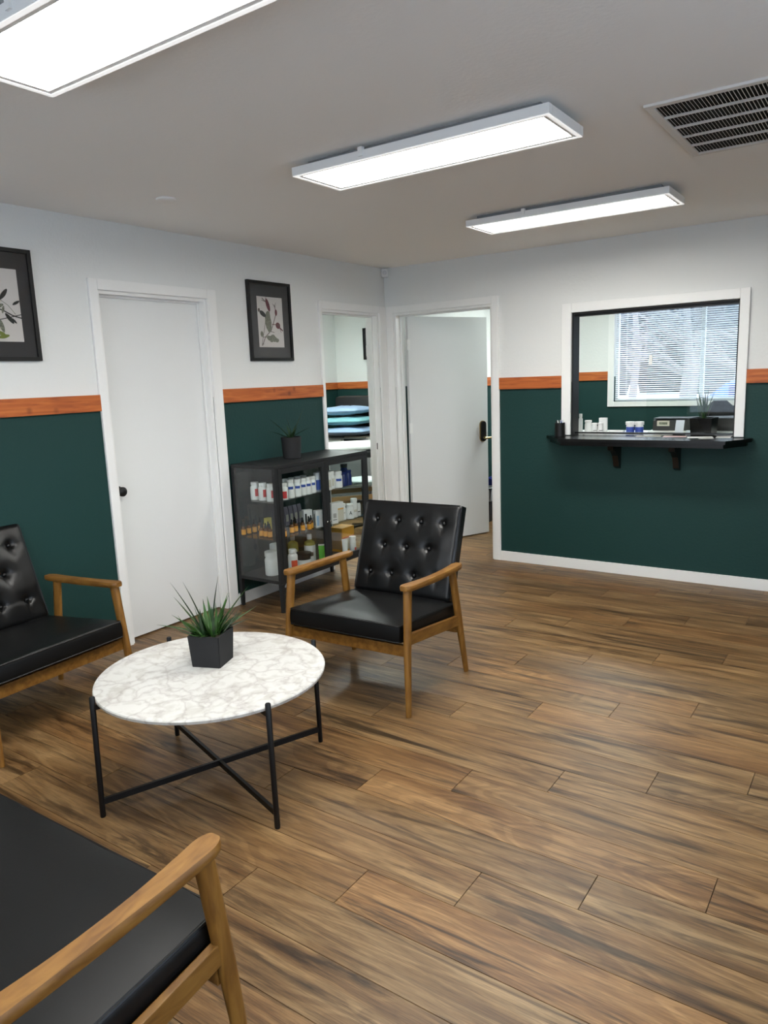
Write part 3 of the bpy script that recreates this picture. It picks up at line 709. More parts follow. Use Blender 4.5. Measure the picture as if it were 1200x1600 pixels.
for nm, y0_, y1_, ky_ in (('door', pt_+.002, cd_/2-.001, cd_/2-.018), ('door', cd_/2+.001, cd_-pt_-.002, cd_/2+.018)):
    bm = bmn(); a, b, c, d = cw_-.014, cw_+.002, LB+.024, CH-.024; f = .034
    for q in ((y0_, y0_+f, c, d), (y1_-f, y1_, c, d), (y0_+f, y1_-f, c, c+f), (y0_+f, y1_-f, d-f, d)): box(bm, a, b, *q, bev=.0015)
    dr_ = obj(nm, bm, CABM, cb)
    cbx('pane', (cw_-.009, cw_-.006, y0_+f-.004, y1_-f+.004, c+f-.004, d-f+.004), GLC, dr_, 0)
    bm = bmn(); tube(bm, [(cw_+.002, ky_, .53), (cw_+.010, ky_, .53), (cw_+.016, ky_, .53), (cw_+.019, ky_, .53)], [.004, .006, .0075, .005], 12); obj('knob', bm, CHROME, dr_, True)
# --- things on its shelves
def bottle(x, y, z, h, r, label, body=WPL, cap=WPL, lab=None, group=None, nm='supplement_bottle', full=None, neck=.55, caph=.16, cat='bottle', rz=None, band=(.22, .62), face=.0):
    o = thing(nm, label, cat, (x, y, z), rz if rz is not None else 0, group)
    hb = h*(1-caph)
    bm = bmn(); lathe(bm, [(r*.92, 0), (r, h*.02), (r, hb*.80), (r*.93, hb*.88), (r*neck*1.05, hb*.96), (r*neck, hb)], (0, 0, 0), 18); obj('body', bm, body, o, True)
    rc = r*max(neck*1.28, .72) if neck > .4 else r*neck*1.25
    bm = bmn(); lathe(bm, [(rc, hb*.985), (rc, h*.985), (rc*.92, h)], (0, 0, 0), 18); obj('cap', bm, cap, o, True)
    if full:
        bm = bmn(); lathe(bm, [(r*1.015, hb*.10), (r*1.015, hb*.76)], (0, 0, 0), 18); obj('label', bm, full, o, True)
    if lab:    # a patch of coloured print facing the viewer
        bm = bmn(); n = 6; a0 = -.65+face; a1 = .65+face; rr = r*1.03
        lo, hi = hb*band[0], hb*band[1]
        A = [bm.verts.new((rr*math.cos(a0+(a1-a0)*i/n), rr*math.sin(a0+(a1-a0)*i/n), lo)) for i in range(n+1)]
        B = [bm.verts.new((rr*math.cos(a0+(a1-a0)*i/n), rr*math.sin(a0+(a1-a0)*i/n), hi)) for i in range(n+1)]
        for i in range(n): bm.faces.new((A[i], A[i+1], B[i+1], B[i]))
        obj('label_print', bm, lab, o, True)
    return o
VA = math.radians(-50)   # direction from the cabinet towards the viewer
G1 = 'white bottles with red print on the top shelf'
for i, (x, y) in enumerate(((.165, -1.865), (.245, -1.872), (.325, -1.880))):
    bottle(x, y, .741, .118, .031, ('white bottle with red print, deepest of three behind the cabinet side pane', 'white bottle with red print, middle of three behind the cabinet side pane', 'white bottle with red print, closest of three behind the cabinet front corner post')[i], lab=RED, band=(.25, .75), face=-.15, group=G1, neck=.66)
bottle(.362, -1.800, .741, .112, .029, 'white bottle with a large red print, first behind the left cabinet door', lab=RED, band=(.12, .62), face=-.7, group=G1, neck=.66)
G2 = 'white bottles with blue print on the top shelf'
for i, y in enumerate((-1.725, -1.660, -1.598, -1.548, -1.497)):
    bottle(.355+.004*(i % 2), y, .741, .118+(.006 if i == 0 else 0), .027, 'white bottle with small blue print on the top shelf, %s red-print bottles' % ('next to the', 'second after the', 'third after the', 'fourth after the', 'fifth after the')[i], lab=BLUE, band=(.58, .76), face=-.7, group=G2, neck=.68)
for i, y in enumerate((-1.69, -1.63, -1.57, -1.51)):
    bottle(.285, y, .741, .122, .027, 'plain white bottle in the second row of the top shelf, %s' % ('behind the first blue-print bottle', 'behind the second blue-print bottle', 'behind the third blue-print bottle', 'behind the last blue-print bottle')[i], group='plain white bottles in the second row', neck=.68)
bottle(.36, -1.445, .741, .138, .027, 'silver capped bottle with deep blue label beside the middle door frame', body=SILVER, cap=SILVER, lab=BLUE, band=(.15, .75), face=-.7, neck=.8)
def carton(nm, label, cat, x, y, z, wx, wy, h, m_, rz=0, marks=(), group=None):
    o = thing(nm, label, cat, (x, y, z), rz, group)
    bm = bmn(); box(bm, -wx/2, wx/2, -wy/2, wy/2, 0, h, bev=.0012); obj('carton', bm, m_, o)
    for (side, a0, a1, c0, c1, mm) in marks:
        bm = bmn(); e = .0006
        if side == 'x': box(bm, wx/2, wx/2+e, a0*wy-wy/2, a1*wy-wy/2, c0*h, c1*h)
        elif side == 'x-': box(bm, -wx/2-e, -wx/2, a0*wy-wy/2, a1*wy-wy/2, c0*h, c1*h)
        elif side == 'y': box(bm, a0*wx-wx/2, a1*wx-wx/2, -wy/2-e, -wy/2, c0*h, c1*h)
        else: box(bm, a0*wx-wx/2, a1*wx-wx/2, a0*0-wy/2, wy/2, h, h+e)
        obj('print', bm, mm, o)
    return o
# right half, top shelf
for i, (x, y, h) in enumerate(((.37, -1.345, .125), (.35, -1.285, .128), (.30, -1.335, .130), (.37, -1.225, .118))):
    bottle(x, y, .741, h, .031, 'white bottle in the right half of the top shelf, %s' % ('beside the middle door frame', 'second from the middle door frame', 'in the row behind', 'marked blue, by the dark jars')[i], lab=BLUE if i == 3 else CREAM, band=(.5, .68) if i == 3 else (.2, .7), face=-.7, group='white bottles right of the middle door frame', neck=.72)
for i, (x, y, h) in enumerate(((.36, -1.150, .105), (.36, -1.095, .112), (.30, -1.06, .150))):
    bottle(x, y, .741, h, .028, ('dark blue glass jar next to the white bottles on the top shelf', 'second dark blue glass jar on the top shelf', 'tall dark blue bottle with pale cap rim at the end of the top shelf')[i], body=DBLUE, cap=DBLUE if i < 2 else BLACKP, lab=WPL if i == 2 else None, band=(.3, .6), face=.3, neck=.75, group='dark blue bottles on the top shelf')
# middle shelf: amber droppers
def dropper(x, y, label):
    o = thing('dropper_bottle', label, 'bottle', (x, y, .491), 0, 'amber dropper bottles on the middle shelf')
    bm = bmn(); lathe(bm, [(.0150, 0), (.016, .002), (.016, .050), (.012, .058), (.0075, .062)], (0, 0, 0), 12); obj('body', bm, AMBER, o, True)
    bm = bmn(); lathe(bm, [(.0164, .006), (.0164, .042)], (0, 0, 0), 12); obj('label', bm, ORANGE, o, True)
    bm = bmn(); lathe(bm, [(.0095, .060), (.0095, .074), (.0055, .077), (.0050, .092), (.002, .096)], (0, 0, 0), 10); obj('dropper_cap', bm, BLACKP, o, True)
ds = [(.060, -1.895), (.062, -1.845), (.066, -1.795), (.070, -1.745), (.075, -1.695), (.205, -1.870), (.245, -1.872), (.285, -1.874), (.375, -1.865), (.365, -1.82), (.325, -1.700), (.320, -1.655), (.345, -1.61), (.365, -1.565), (.345, -1.52), (.300, -1.76), (.28, -1.62), (.22, -1.82)]
wd = ['in the back corner of the shelf', 'second from the back corner', 'third from the back corner', 'fourth from the back corner', 'fifth from the back corner', 'behind the side pane, deepest of three', 'behind the side pane, middle of three', 'behind the side pane, closest of three', 'first beside the front corner post', 'second beside the front corner post', 'first of the row behind the left door', 'second of the row behind the left door', 'third of the row behind the left door', 'fourth of the row behind the left door', 'beside the white boxes', 'in the second row near the front post', 'in the second row before the boxes', 'alone in the middle of the shelf']
for (x, y), t_ in zip(ds, wd): dropper(x, y, 'small amber dropper bottle with orange label, '+t_)
carton('carton', 'small yellow box standing behind the dropper bottles', 'box', .20, -1.80, .491, .03, .045, .115, mat('mustard_card', (.50, .44, .08), .6))
carton('carton', 'white box with dark bottle picture behind the droppers', 'box', .285, -1.49, .491, .04, .065, .125, PAPER, math.radians(-25), (('x', .12, .34, .2, .8, INKK), ('x', .42, .6, .15, .65, INKK)))
carton('carton', 'white box with pale blue stripe and dark picture beside the middle door frame', 'box', .358, -1.452, .491, .040, .06, .120, PAPER, math.radians(-25), (('x', .1, .4, .1, .7, LBLUE), ('y', .3, .6, .1, .8, INKK)))
bottle(.375, -1.395, .491, .098, .024, 'white bottle with dark bands at the end of the left middle shelf', lab=INKK, band=(.45, .55), face=-.7, neck=.7)
for i in range(5):
    y = -1.56+i*.048
    o = thing('foil_pouch', 'grey purple foil pouch at the back of the middle shelf, %s' % ('nearest the droppers', 'second in line', 'third in line', 'fourth in line', 'last in line')[i], 'pouch', (.10, y, .491), 0, 'foil pouches at the back of the middle shelf')
    bm = bmn(); rr = [[(a*dx, b*.019, z) for a, b in ((-1, -1), (1, -1), (1, 1), (-1, 1))] for z, dx in ((0, .016), (.05, .017), (.115, .008), (.135, .002))]; loft(bm, rr); obj('pouch', bm, LAVEN, o)
    bm = bmn(); box(bm, .0165, .0175, -.012, .012, .03, .08); obj('label_print', bm, CREAM, o)
carton('carton', 'tall white box with dark print at the middle door frame, right half', 'box', .380, -1.310, .491, .035, .055, .150, PAPER, math.radians(-18), (('x', .25, .75, .28, .50, GREYC), ('x', .2, .8, .18, .21, INKK)))
carton('carton', 'cream and white box with a tan band on the middle shelf', 'box', .350, -1.225, .491, .05, .075, .142, CREAM, math.radians(-10), (('x', 0, 1, .62, .68, ORANGE), ('x', 0, 1, .70, 1, PAPER)))
ab = bottle(.372, -1.105, .491, .110, .030, 'white bottle marked with a black letter A on the middle shelf', neck=.75)
bm = bmn()      # the letter A, raised flat strokes on the side facing the room
Ma = Matrix.Rotation(-.75, 4, 'Z') @ Matrix.Translation((.0325, 0, .045))
for p, q in (((-.009, -.012), (0, .014)), ((.009, -.012), (0, .014)), ((-.005, -.003), (.005, -.003))):
    d = Vector((0, q[0]-p[0], q[1]-p[1])); nn = Vector((0, -d.z, d.y)).normalized()*.0016
    P0, P1 = Vector((0, p[0], p[1])), Vector((0, q[0], q[1])); ex = Vector((.0006, 0, 0))
    loft(bm, [[Ma @ (P0-nn), Ma @ (P0+nn), Ma @ (P0+nn+ex), Ma @ (P0-nn+ex)], [Ma @ (P1-nn), Ma @ (P1+nn), Ma @ (P1+nn+ex), Ma @ (P1-nn+ex)]])
obj('letter', bm, INKK, ab)
bottle(.345, -1.165, .491, .120, .030, 'plain white bottle beside the cream box on the middle shelf', neck=.75, lab=GREYC, band=(.5, .56), face=-.7)
bottle(.365, -1.045, .491, .142, .028, 'taller white bottle with a small tan spot on the middle shelf', neck=.7, lab=CREAM, band=(.35, .5), face=-.7)
bottle(.355, -.985, .491, .12, .024, 'small white bottle with dark cap at the end of the middle shelf', cap=BLACKP, lab=INKK, band=(.3, .36), face=-.7, neck=.7)
# bottom shelf
BZ = LB+.0225
bottle(.235, -1.82, BZ, .165, .050, 'big wide white tub behind the cabinet side pane', neck=.75, nm='supplement_tub', cat='tub', caph=.2)
bottle(.170, -1.70, BZ, .185, .050, 'second wide white tub in the shade behind the big tub', neck=.75, nm='supplement_tub', cat='tub', caph=.2)
bottle(.285, -1.665, BZ, .150, .034, 'white bottle with red orange print on the bottom shelf', lab=mat('red_orange_print', (.70, .08, .03), .5), band=(.06, .6), face=-.5, neck=.62)
bottle(.295, -1.565, BZ, .105, .052, 'black lidded jar with wide white label on the bottom shelf', body=BLACKP, cap=BLACKP, full=PAPER, neck=.9, nm='lidded_jar', cat='jar', caph=.25)
bottle(.175, -1.535, BZ, .215, .038, 'olive oil bottle with white label behind the black lidded jar', body=OLIVE, cap=GREYC, lab=PAPER, band=(.05, .62), face=-.7, neck=.34)
bottle(.270, -1.462, BZ, .215, .040, 'olive oil bottle with patterned white label and white cap', body=OLIVE, cap=WPL, full=PAPER, lab=INKB, band=(.34, .5), face=-.9, neck=.34)
def ctube(x, y, z, h, m_, label, capm=WPL):
    o = thing('cosmetic_tube', label, 'tube', (x, y, z), math.radians(40))
    bm = bmn(); lathe(bm, [(.017, 0), (.018, h*.16), (.017, h*.18)], (0, 0, 0), 14); obj('cap', bm, capm, o, True)
    bm = bmn(); rr = []
    for t in range(6):
        u = t/5; rr.append([((.020)*math.cos(2*PI*k/14)*(1+.1*u), .020*math.sin(2*PI*k/14)*(1-u*.95), h*(.18+.74*u)) for k in range(14)])
    loft(bm, rr); obj('body', bm, m_, o, True)
    bm = bmn(); box(bm, -.022, .022, -.0018, .0018, h*.92, h); obj('crimp', bm, WPL, o)
ctube(.330, -1.405, BZ, .135, GREENP, 'bright green and white tube on the bottom shelf')
ctube(.34, -1.145, BZ, .12, WPL, 'plain white tube standing near the end of the bottom shelf')
bottle(.345, -1.055, BZ, .125, .026, 'white bottle with red edge in front of the orange box', lab=RED, band=(.08, .4), face=.3, neck=.8)
carton('carton', 'large orange and yellow box with white picture on the bottom shelf', 'box', .22, -1.02, BZ, .12, .15, .185, YELLOW, 0, (('x', .1, .9, .08, .55, CREAM), ('x', 0, 1, .56, .60, RED), ('y', .1, .9, .1, .8, BIRCH)))

# ------------------------------------------------------------------ framed botanical prints
def poly(bm, pts, x, mi): f = bm.faces.new([bm.verts.new((x, a, b)) for a, b in pts]); f.material_index = mi
def stroke(bm, pts, w_, x, mi):
    for (a, b), (c, d) in zip(pts, pts[1:]):
        l = math.hypot(c-a, d-b) or 1; nx_, nz_ = -(d-b)/l*w_/2, (c-a)/l*w_/2
        poly(bm, [(a+nx_, b+nz_), (a-nx_, b-nz_), (c-nx_, d-nz_), (c+nx_, d+nz_)], x, mi)
def blob(bm, cx, cz, rx, rz_, ang, x, mi, n=12, pt=0.):
    pts = []
    for k in range(n):
        a = 2*PI*k/n; px, pz = rx*math.cos(a), rz_*math.sin(a)
        if pt: px *= 1-abs(math.sin(a))**3*pt
        pts.append((cx+px*math.cos(ang)-pz*math.sin(ang), cz+px*math.sin(ang)+pz*math.cos(ang)))
    poly(bm, pts, x, mi)
def picture(label, y0, y1, z0, z1, axis='x', pos=.0, s=1, art=None, paper=None):
    o = thing('picture_frame', label, 'picture', (0, 0, 0)); f = .02; d = .022
    wv, hv = y1-y0, z1-z0
    R = Matrix.Identity(4) if axis == 'x' else Matrix.Rotation(-PI/2, 4, 'Z')
    o.location = (pos, (y0+y1)/2, (z0+z1)/2) if axis == 'x' else ((y0+y1)/2, pos, (z0+z1)/2); o.rotation_euler = (0, 0, 0 if axis == 'x' else -PI/2)
    bm = bmn()
    for q in ((-wv/2, -wv/2+f, -hv/2, hv/2), (wv/2-f, wv/2, -hv/2, hv/2), (-wv/2+f, wv/2-f, -hv/2, -hv/2+f), (-wv/2+f, wv/2-f, hv/2-f, hv/2)): box(bm, .0005, d, *q, bev=.0015)
    obj('frame', bm, BLACKP, o)
    bm = bmn(); box(bm, .0005, .009, -wv/2+f, wv/2-f, -hv/2+f, hv/2-f); obj('mat_board', bm, MATB, o)
    if paper:
        a0, a1, c0, c1 = paper; bm = bmn(); box(bm, .009, .0095, a0, a1, c0, c1); p = obj('print_sheet', bm, ARTP, o)
        if art: bm = bmn(); art(bm, a0, a1, c0, c1); obj('illustration', bm, [INKB, INKR, INKG, INKK, INKY], p)
    bm = bmn(); box(bm, .0125, .0145, -wv/2+f, wv/2-f, -hv/2+f, hv/2-f); obj('glass', bm, GLA, o)
    return o
def art_hips(bm, a0, a1, c0, c1):
    W_, H_ = a1-a0, c1-c0; X = .0098
    P = lambda u, v: (a0+u*W_, c1-v*H_)
    stroke(bm, [P(.10, .97), P(.17, .78), P(.24, .62), P(.30, .45)], .004, X, 0)
    stroke(bm, [P(.12, .97), P(.25, .80), P(.50, .66), P(.60, .52), P(.72, .34)], .006, X+.0001, 0)
    stroke(bm, [P(.55, .54), P(.70, .54)], .005, X+.0001, 1); stroke(bm, [P(.44, .68), P(.62, .70)], .004, X+.0001, 0)
    blob(bm, *P(.40, .50), .032, .075, .12, X+.0002, 2, pt=.5); blob(bm, *P(.42, .36), .018, .03, .2, X+.0003, 2)
    blob(bm, *P(.42, .16), .017, .046, .35, X+.0004, 1); stroke(bm, [P(.34, .10), P(.20, .03)], .006, X+.0004, 0); stroke(bm, [P(.34, .10), P(.36, .0)], .004, X+.0004, 0); stroke(bm, [P(.36, .10), P(.18, .07)], .004, X+.0004, 0)
    stroke(bm, [P(.50, .22), P(.44, .36)], .006, X+.0003, 0)
    blob(bm, *P(.20, .34), .034, .017, -.5, X+.0004, 3); blob(bm, *P(.06, .27), .010, .013, -.3, X+.0004, 0)
    blob(bm, *P(.73, .30), .012, .022, 0, X+.0004, 1); stroke(bm, [P(.72, .27), P(.68, .14)], .006, X+.0003, 0); stroke(bm, [P(.70, .2), P(.60, .12)], .003, X+.0003, 0); stroke(bm, [P(.70, .2), P(.74, .10)], .003, X+.0003, 0)
    blob(bm, *P(.78, .56), .024, .022, -.5, X+.0004, 1); blob(bm, *P(.79, .55), .009, .010, 0, X+.0005, 0)
    stroke(bm, [P(.84, .60), P(.97, .66)], .010, X+.0003, 1); stroke(bm, [P(.84, .60), P(.90, .70)], .004, X+.0003, 1)
    for u, v, r_ in ((.42, .82, .022), (.54, .80, .026), (.62, .84, .024), (.72, .86, .018), (.36, .80, .016), (.50, .85, .022)): blob(bm, *P(u, v), r_, r_*.75, .2, X+.0003+.00005*u, 2)
    stroke(bm, [P(.14, .80), P(.36, .80)], .004, X+.0003, 0); blob(bm, *P(.12, .74), .014, .020, 0, X+.0004, 2); stroke(bm, [P(.1, .93), P(.2, .94)], .003, X+.0003, 0)
def art_branch(bm, a0, a1, c0, c1):
    W_, H_ = a1-a0, c1-c0; X = .0098
    P = lambda u, v: (a0+u*W_, c1-v*H_)
    stroke(bm, [P(1.0, .67), P(.85, .64), P(.70, .58), (P(.5, .52)), P(.2, .50)], .006, X, 3)
    stroke(bm, [P(1.0, .62), P(.86, .65), P(.6, .70), P(.3, .82)], .004, X, 3)
    stroke(bm, [P(.9, .62), P(.78, .50), P(.6, .40), P(.4, .2)], .003, X, 2)
    for u, v, r_, an, mi in ((.93, .46, .022, .5, 3), (.72, .35, .034, .9, 3), (.60, .52, .03, .4, 2), (.78, .68, .032, -.9, 3), (.62, .78, .036, -1.3, 2), (.55, .88, .034, -.2, 4), (.64, .93, .03, .2, 4), (.5, .33, .03, 1.2, 3), (.3, .45, .04, .6, 2), (.25, .7, .04, -.6, 3), (.4, .62, .03, .2, 2), (.3, .2, .03, 1., 3), (.68, .56, .02, 1.3, 2), (.86, .71, .018, -.8, 3)):
        blob(bm, *P(u, v), r_, r_*.32, an, X+.0002+.0001*u, mi, pt=.3)
picture('black framed print of brown rose hips between the two white doorways', -1.658, -1.229, 1.658, 2.196, art=art_hips, paper=(-.124, .13, -.175, .167))
picture('black framed botanical branch print, cut by the photo edge above the wall armchair', -3.62, -3.178, 1.662, 2.208, art=art_branch, paper=(-.14, .140, -.178, .173))

# ------------------------------------------------------------------ reception counter and what stands on it
CZ = 1.03
rc = thing('reception_counter', 'black painted ledge with clipped corners under the reception window', 'counter', (1.46, 0, 0))
def slab(bm, pts, z0, z1): loft(bm, [[(x, y, z0) for x, y in pts], [(x, y, z1) for x, y in pts]])
bm = bmn(); xo = 1.46
slab(bm, [(0, -.001), (.20, -.285), (1.32, -.285), (1.44, -.06), (1.44, -.001)], CZ-.024, CZ)
slab(bm, [(x0-xo+.001, -.001), (x1-xo-.001, -.001), (x1-xo-.001, T+.03), (x0-xo+.001, T+.03)], CZ-.024+.0, CZ)
bmesh.ops.bevel(bm, geom=[e for e in bm.edges if abs(e.verts[0].co.z-e.verts[1].co.z) < 1e-5], offset=.003, segments=2, affect='EDGES'); obj('ledge', bm, COUNTER, rc)
bm = bmn(); slab(bm, [(.03, -.001), (.215, -.265), (1.305, -.265), (1.41, -.06), (1.41, -.001)], CZ-.050, CZ-.024); obj('edge_moulding', bm, COUNTER, rc)
for bx_ in (2.015, 2.43):
    bm = bmn(); X_ = bx_-xo
    pr = [(-.001, CZ-.050), (-.19, CZ-.050), (-.185, CZ-.085), (-.13, CZ-.10), (-.085, CZ-.135), (-.06, CZ-.18), (-.05, CZ-.215), (-.001, CZ-.235)]
    loft(bm, [[(X_-.02, a, b) for a, b in pr], [(X_+.02, a, b) for a, b in pr]]); obj('bracket', bm, COUNTER, rc)
cup = thing('pen_cup', 'black cup of pens at the corner of the reception counter', 'cup', (1.600, -.012, CZ))
bm = bmn(); lathe(bm, [(.036, 0), (.038, .002), (.038, .100), (.034, .100), (.034, .01)], (0, 0, 0), 24); obj('cup_body', bm, BLACKP, cup, True)
cup.location = (1.592, -.062, CZ)
for i in range(7):
    a = i*.9; bm = bmn(); tube(bm, [(.01*math.cos(a), .01*math.sin(a), .012), (.026*math.cos(a), .026*math.sin(a), .118)], .0038, 8, 0); p_ = obj('pen', bm, (WPL, BLUE, WPL, SILVER, BLACKP, WPL, BLUE)[i], cup, True)
def sheet(nm, label, cat, x, y, z, w_, h_, rz, m_, t=.0012, sub=None):
    bm = bmn(); box(bm, -w_/2, w_/2, -h_/2, h_/2, 0, t); o = obj(nm, bm, m_, None, False, (x, y, z)); o.rotation_euler = (0, 0, rz); tag(o, label, cat); return o
PINK = mat('pink_paper', (.70, .50, .50), .7)
sheet('leaflet', 'pinkish leaflet lying open on the black counter', 'leaflet', 2.40, .02, CZ+.0005, .15, .10, .15, PINK)
sheet('leaflet', 'white folded leaflet beside the pink one on the counter', 'leaflet', 2.575, -.03, CZ+.0005, .16, .10, .3, PAPER)
sheet('leaflet', 'small grey card in front of the square planter', 'leaflet', 2.63, -.115, CZ+.0005, .09, .055, .4, GREYC)
sheet('leaflet', 'white sheet near the casing on the counter end', 'leaflet', 2.715, .02, CZ+.0005, .09, .12, .1, PAPER)
sheet('leaflet', 'cream paper lying flat below the glass edge', 'leaflet', 2.22, .02, CZ+.0005, .17, .055, .08, CREAM)
cd = thing('card_holder', 'small stand with a white upright card beside the planter', 'card holder', (2.405, .105, CZ+.0), math.radians(-8))
bm = bmn(); box(bm, -.035, .035, -.02, .035, 0, .012, bev=.002); obj('holder_base', bm, BLACKP, cd)
bm = bmn(); box(bm, -.030, .030, -.001, .001, .010, .110, M=Matrix.Rotation(math.radians(-14), 4, 'X')); obj('card', bm, mat('lilac_white_card', (.66, .67, .74), .6), cd)
sb = thing('stapler', 'small silver clip box behind the card holder', 'desk item', (2.475, .115, CZ)); bm = bmn(); box(bm, -.022, .022, -.012, .012, 0, .035, bev=.003); obj('clip_box', bm, SILVER, sb)
# desk behind the hatch
dk = thing('reception_desk', 'white topped high desk unit behind the reception window', 'desk', (2.17, .42, 0))
bm = bmn(); box(bm, -.86, .86, -.23, .25, .995, 1.02, bev=.003); obj('desktop', bm, WPL, dk)
for x in (-.84, .82): bm = bmn(); box(bm, x, x+.02, -.20, .24, 0, .995); obj('side_panel', bm, CHARV, dk)
bm = bmn(); box(bm, -.82, .82, .20, .215, .2, .995); obj('back_panel', bm, CHARV, dk)
DZ = 1.0205
bottle(1.600, .36, DZ, .150, .016, 'slim tall white bottle next to the black window jamb', nm='spray_bottle', neck=.6)
bottle(1.655, .38, DZ, .098, .027, 'short white bottle on the desk, nearest the slim bottle', neck=.8)
bottle(1.722, .33, DZ, .080, .021, 'small white bottle with dark lines on the desk', lab=INKK, band=(.3, .36), face=-1.0, neck=.8)
bottle(1.762, .35, DZ, .080, .021, 'second small white bottle with dark lines beside the white box', lab=INKK, band=(.3, .36), face=-1.0, neck=.8)
carton('carton', 'white box standing behind the small lined bottles', 'box', 1.765, .41, DZ, .06, .03, .115, PAPER, 0)
G5 = 'white jars with blue bands on the desk'
bottle(2.000, .33, DZ, .092, .030, 'white jar with a blue band, the one away from the printer', full=BLUE, neck=.9, nm='lidded_jar', cat='jar', caph=.25, group=G5)
bottle(2.068, .33, DZ, .092, .030, 'white jar with a blue band, next to the black printer', full=BLUE, neck=.9, nm='lidded_jar', cat='jar', caph=.25, group=G5)
for x, y, w_, h_, t_ in ((1.60, .26, .13, .014, 'flat white tray below the short white bottle'), (1.73, .25, .12, .010, 'flat white tray below the lined bottles'), (1.92, .26, .11, .030, 'small white box beside the blue banded jars'), (1.85, .235, .10, .014, 'flat white tray in front of the small box')):
    carton('tray', t_, 'tray', x, y, DZ, w_, .06, h_, WPL)
pn = thing('printer', 'long black office printer with a pale sticker behind the window', 'printer', (2.44, .42, DZ))
bm = bmn(); box(bm, -.31, .31, -.09, .17, 0, .022, bev=.003); obj('base', bm, WPL, pn)
bm = bmn(); loft(bm, [[(-.285, -.05, .022), (.285, -.05, .022), (.285, .16, .022), (-.285, .16, .022)], [(-.285, -.03, .098), (.285, -.03, .108), (.285, .16, .12), (-.285, .16, .11)]]); obj('housing', bm, BLACKP, pn)
bm = bmn(); box(bm, -.285, .285, -.034, .16, .108, .113); obj('lid', bm, CHARV, pn)
bm = bmn(); box(bm, -.255, -.165, -.043, -.041, .055, .095, M=Matrix.Rotation(0, 4, 'X')); st = obj('sticker', bm, CREAM, pn)
bm = bmn(); box(bm, -.24, -.18, -.0436, -.043, .066, .084); obj('sticker_print', bm, INKG, st)
oc = thing('office_chair', 'dark rounded chair back behind the planter in the reception room', 'office chair', (2.45, 1.30, 0))
bm = bmn(); rr = []
for t in range(9):
    u = t/8; wv = .17*math.sin(.25+u*(PI-.35))**.5; rr.append([(wv*math.cos(2*PI*k/16), .03*math.sin(2*PI*k/16)+.05*(1-u), .78+.44*u) for k in range(16)])
loft(bm, rr); obj('backrest', bm, CHARV, oc, True)
bm = bmn(); lathe(bm, [(.20, .47), (.23, .49), (.23, .52), (.2, .54)], (0, -.2, 0), 24); obj('seat', bm, CHARV, oc, True)
bm = bmn(); tube(bm, [(0, -.2, .06), (0, -.2, .47)], .025, 12); tube(bm, [(0, .0, .48), (0, .06, .60), (0, .05, .82)], .018, 10); obj('post', bm, BLACKM, oc, True)
for i in range(5):
    a = 2*PI*i/5; bm = bmn(); tube(bm, [(0, -.2, .09), (.26*math.cos(a), -.2+.26*math.sin(a), .055)], .014, 8); obj('foot', bm, BLACKM, oc, True)
    bm = bmn(); tube(bm, [(.26*math.cos(a)-.012, -.2+.26*math.sin(a), .025), (.26*math.cos(a)+.012, -.2+.26*math.sin(a), .025)], .025, 12); obj('caster', bm, BLACKP, oc, True)

# bins behind the open door
def bin_(name, label, x, y, w0, w1, h, m_, bagh):
    o = thing(name, label, 'bin', (x, y, 0), math.radians(10)); t = .004
    bm = bmn(); loft(bm, [[(s*a/2, s*b*.7/2, z) for a, b in ((-1, -1), (1, -1), (1, 1), (-1, 1))] for s, z in ((w0, 0), (w1, h), (w1+.015, h), (w1+.015, h+.012), (w1-t*3, h+.012), (w0-.01, .02))]); obj('bin_body', bm, m_, o)
    if bagh:
        bm = bmn(); rr = []
        for z, g_ in ((h-bagh, 1.05), (h-bagh*.5, 1.07), (h+.018, 1.08), (h+.020, .95), (h-.04, .90)):
            rr.append([((w1*g_+.006*math.sin(k*2.1+z*60))/2*math.copysign(abs(math.cos(2*PI*k/24))**.35, math.cos(2*PI*k/24)), (w1*g_*.7+.006*math.sin(k*1.7))/2*math.copysign(abs(math.sin(2*PI*k/24))**.35, math.sin(2*PI*k/24)), z) for k in range(24)])
        loft(bm, rr, cap=False); obj('bin_liner', bm, BAG, o, True)
bin_('waste_bin', 'black waste bin with a clear liner behind the open door', .150, 1.43, .22, .27, .34, BINK, .12)
bin_('recycling_bin', 'blue recycling bin next to the black bin behind the open door', .25, 1.76, .26, .32, .40, BINB, 0)

# ------------------------------------------------------------------ treatment room
mt = thing('massage_table', 'massage table with a white sheet and black sides in the treatment room', 'table', (-1.42, 1.15, 0), math.radians(52))
bm = bmn(); box(bm, -.90, .90, -.33, .33, .66, .735, bev=.02); obj('padded_top', bm, CHARV, mt)
bm = leather_box(1.70, .62, .05, .03); bm.transform(Matrix.Translation((0, 0, .765))); obj('sheet', bm, SHEET, mt, True)
for x in (-.78, .78):
    for y in (-.27, .27): bm = bmn(); box(bm, x-.02, x+.02, y-.02, y+.02, 0, .66, bev=.003); obj('leg', bm, BIRCH, mt)
bm = bmn(); box(bm, -.78, .78, -.29, -.27, .20, .25); box(bm, -.78, .78, .27, .29, .20, .25); obj('stretcher', bm, BIRCH, mt)
cg = thing('storage_cupboard', 'grey cupboard below the pillows with two red lines on its front', 'cupboard', (-2.02, 2.12, 0), 0)
bm = bmn(); box(bm, -.50, .46, -.25, .27, .02, .80, bev=.004); obj('cupboard_body', bm, GREYC, cg)
bm = bmn(); box(bm, -.44, .02, -.262, -.250, .60, .785, bev=.002); dr_ = obj('drawer_front', bm, mat('light_grey_card', (.48, .48, .46), .6), cg)
for z in (.715, .735): bm = bmn(); box(bm, -.30, -.16, -.264, -.262, z, z+.006); obj('red_line', bm, RED, dr_)
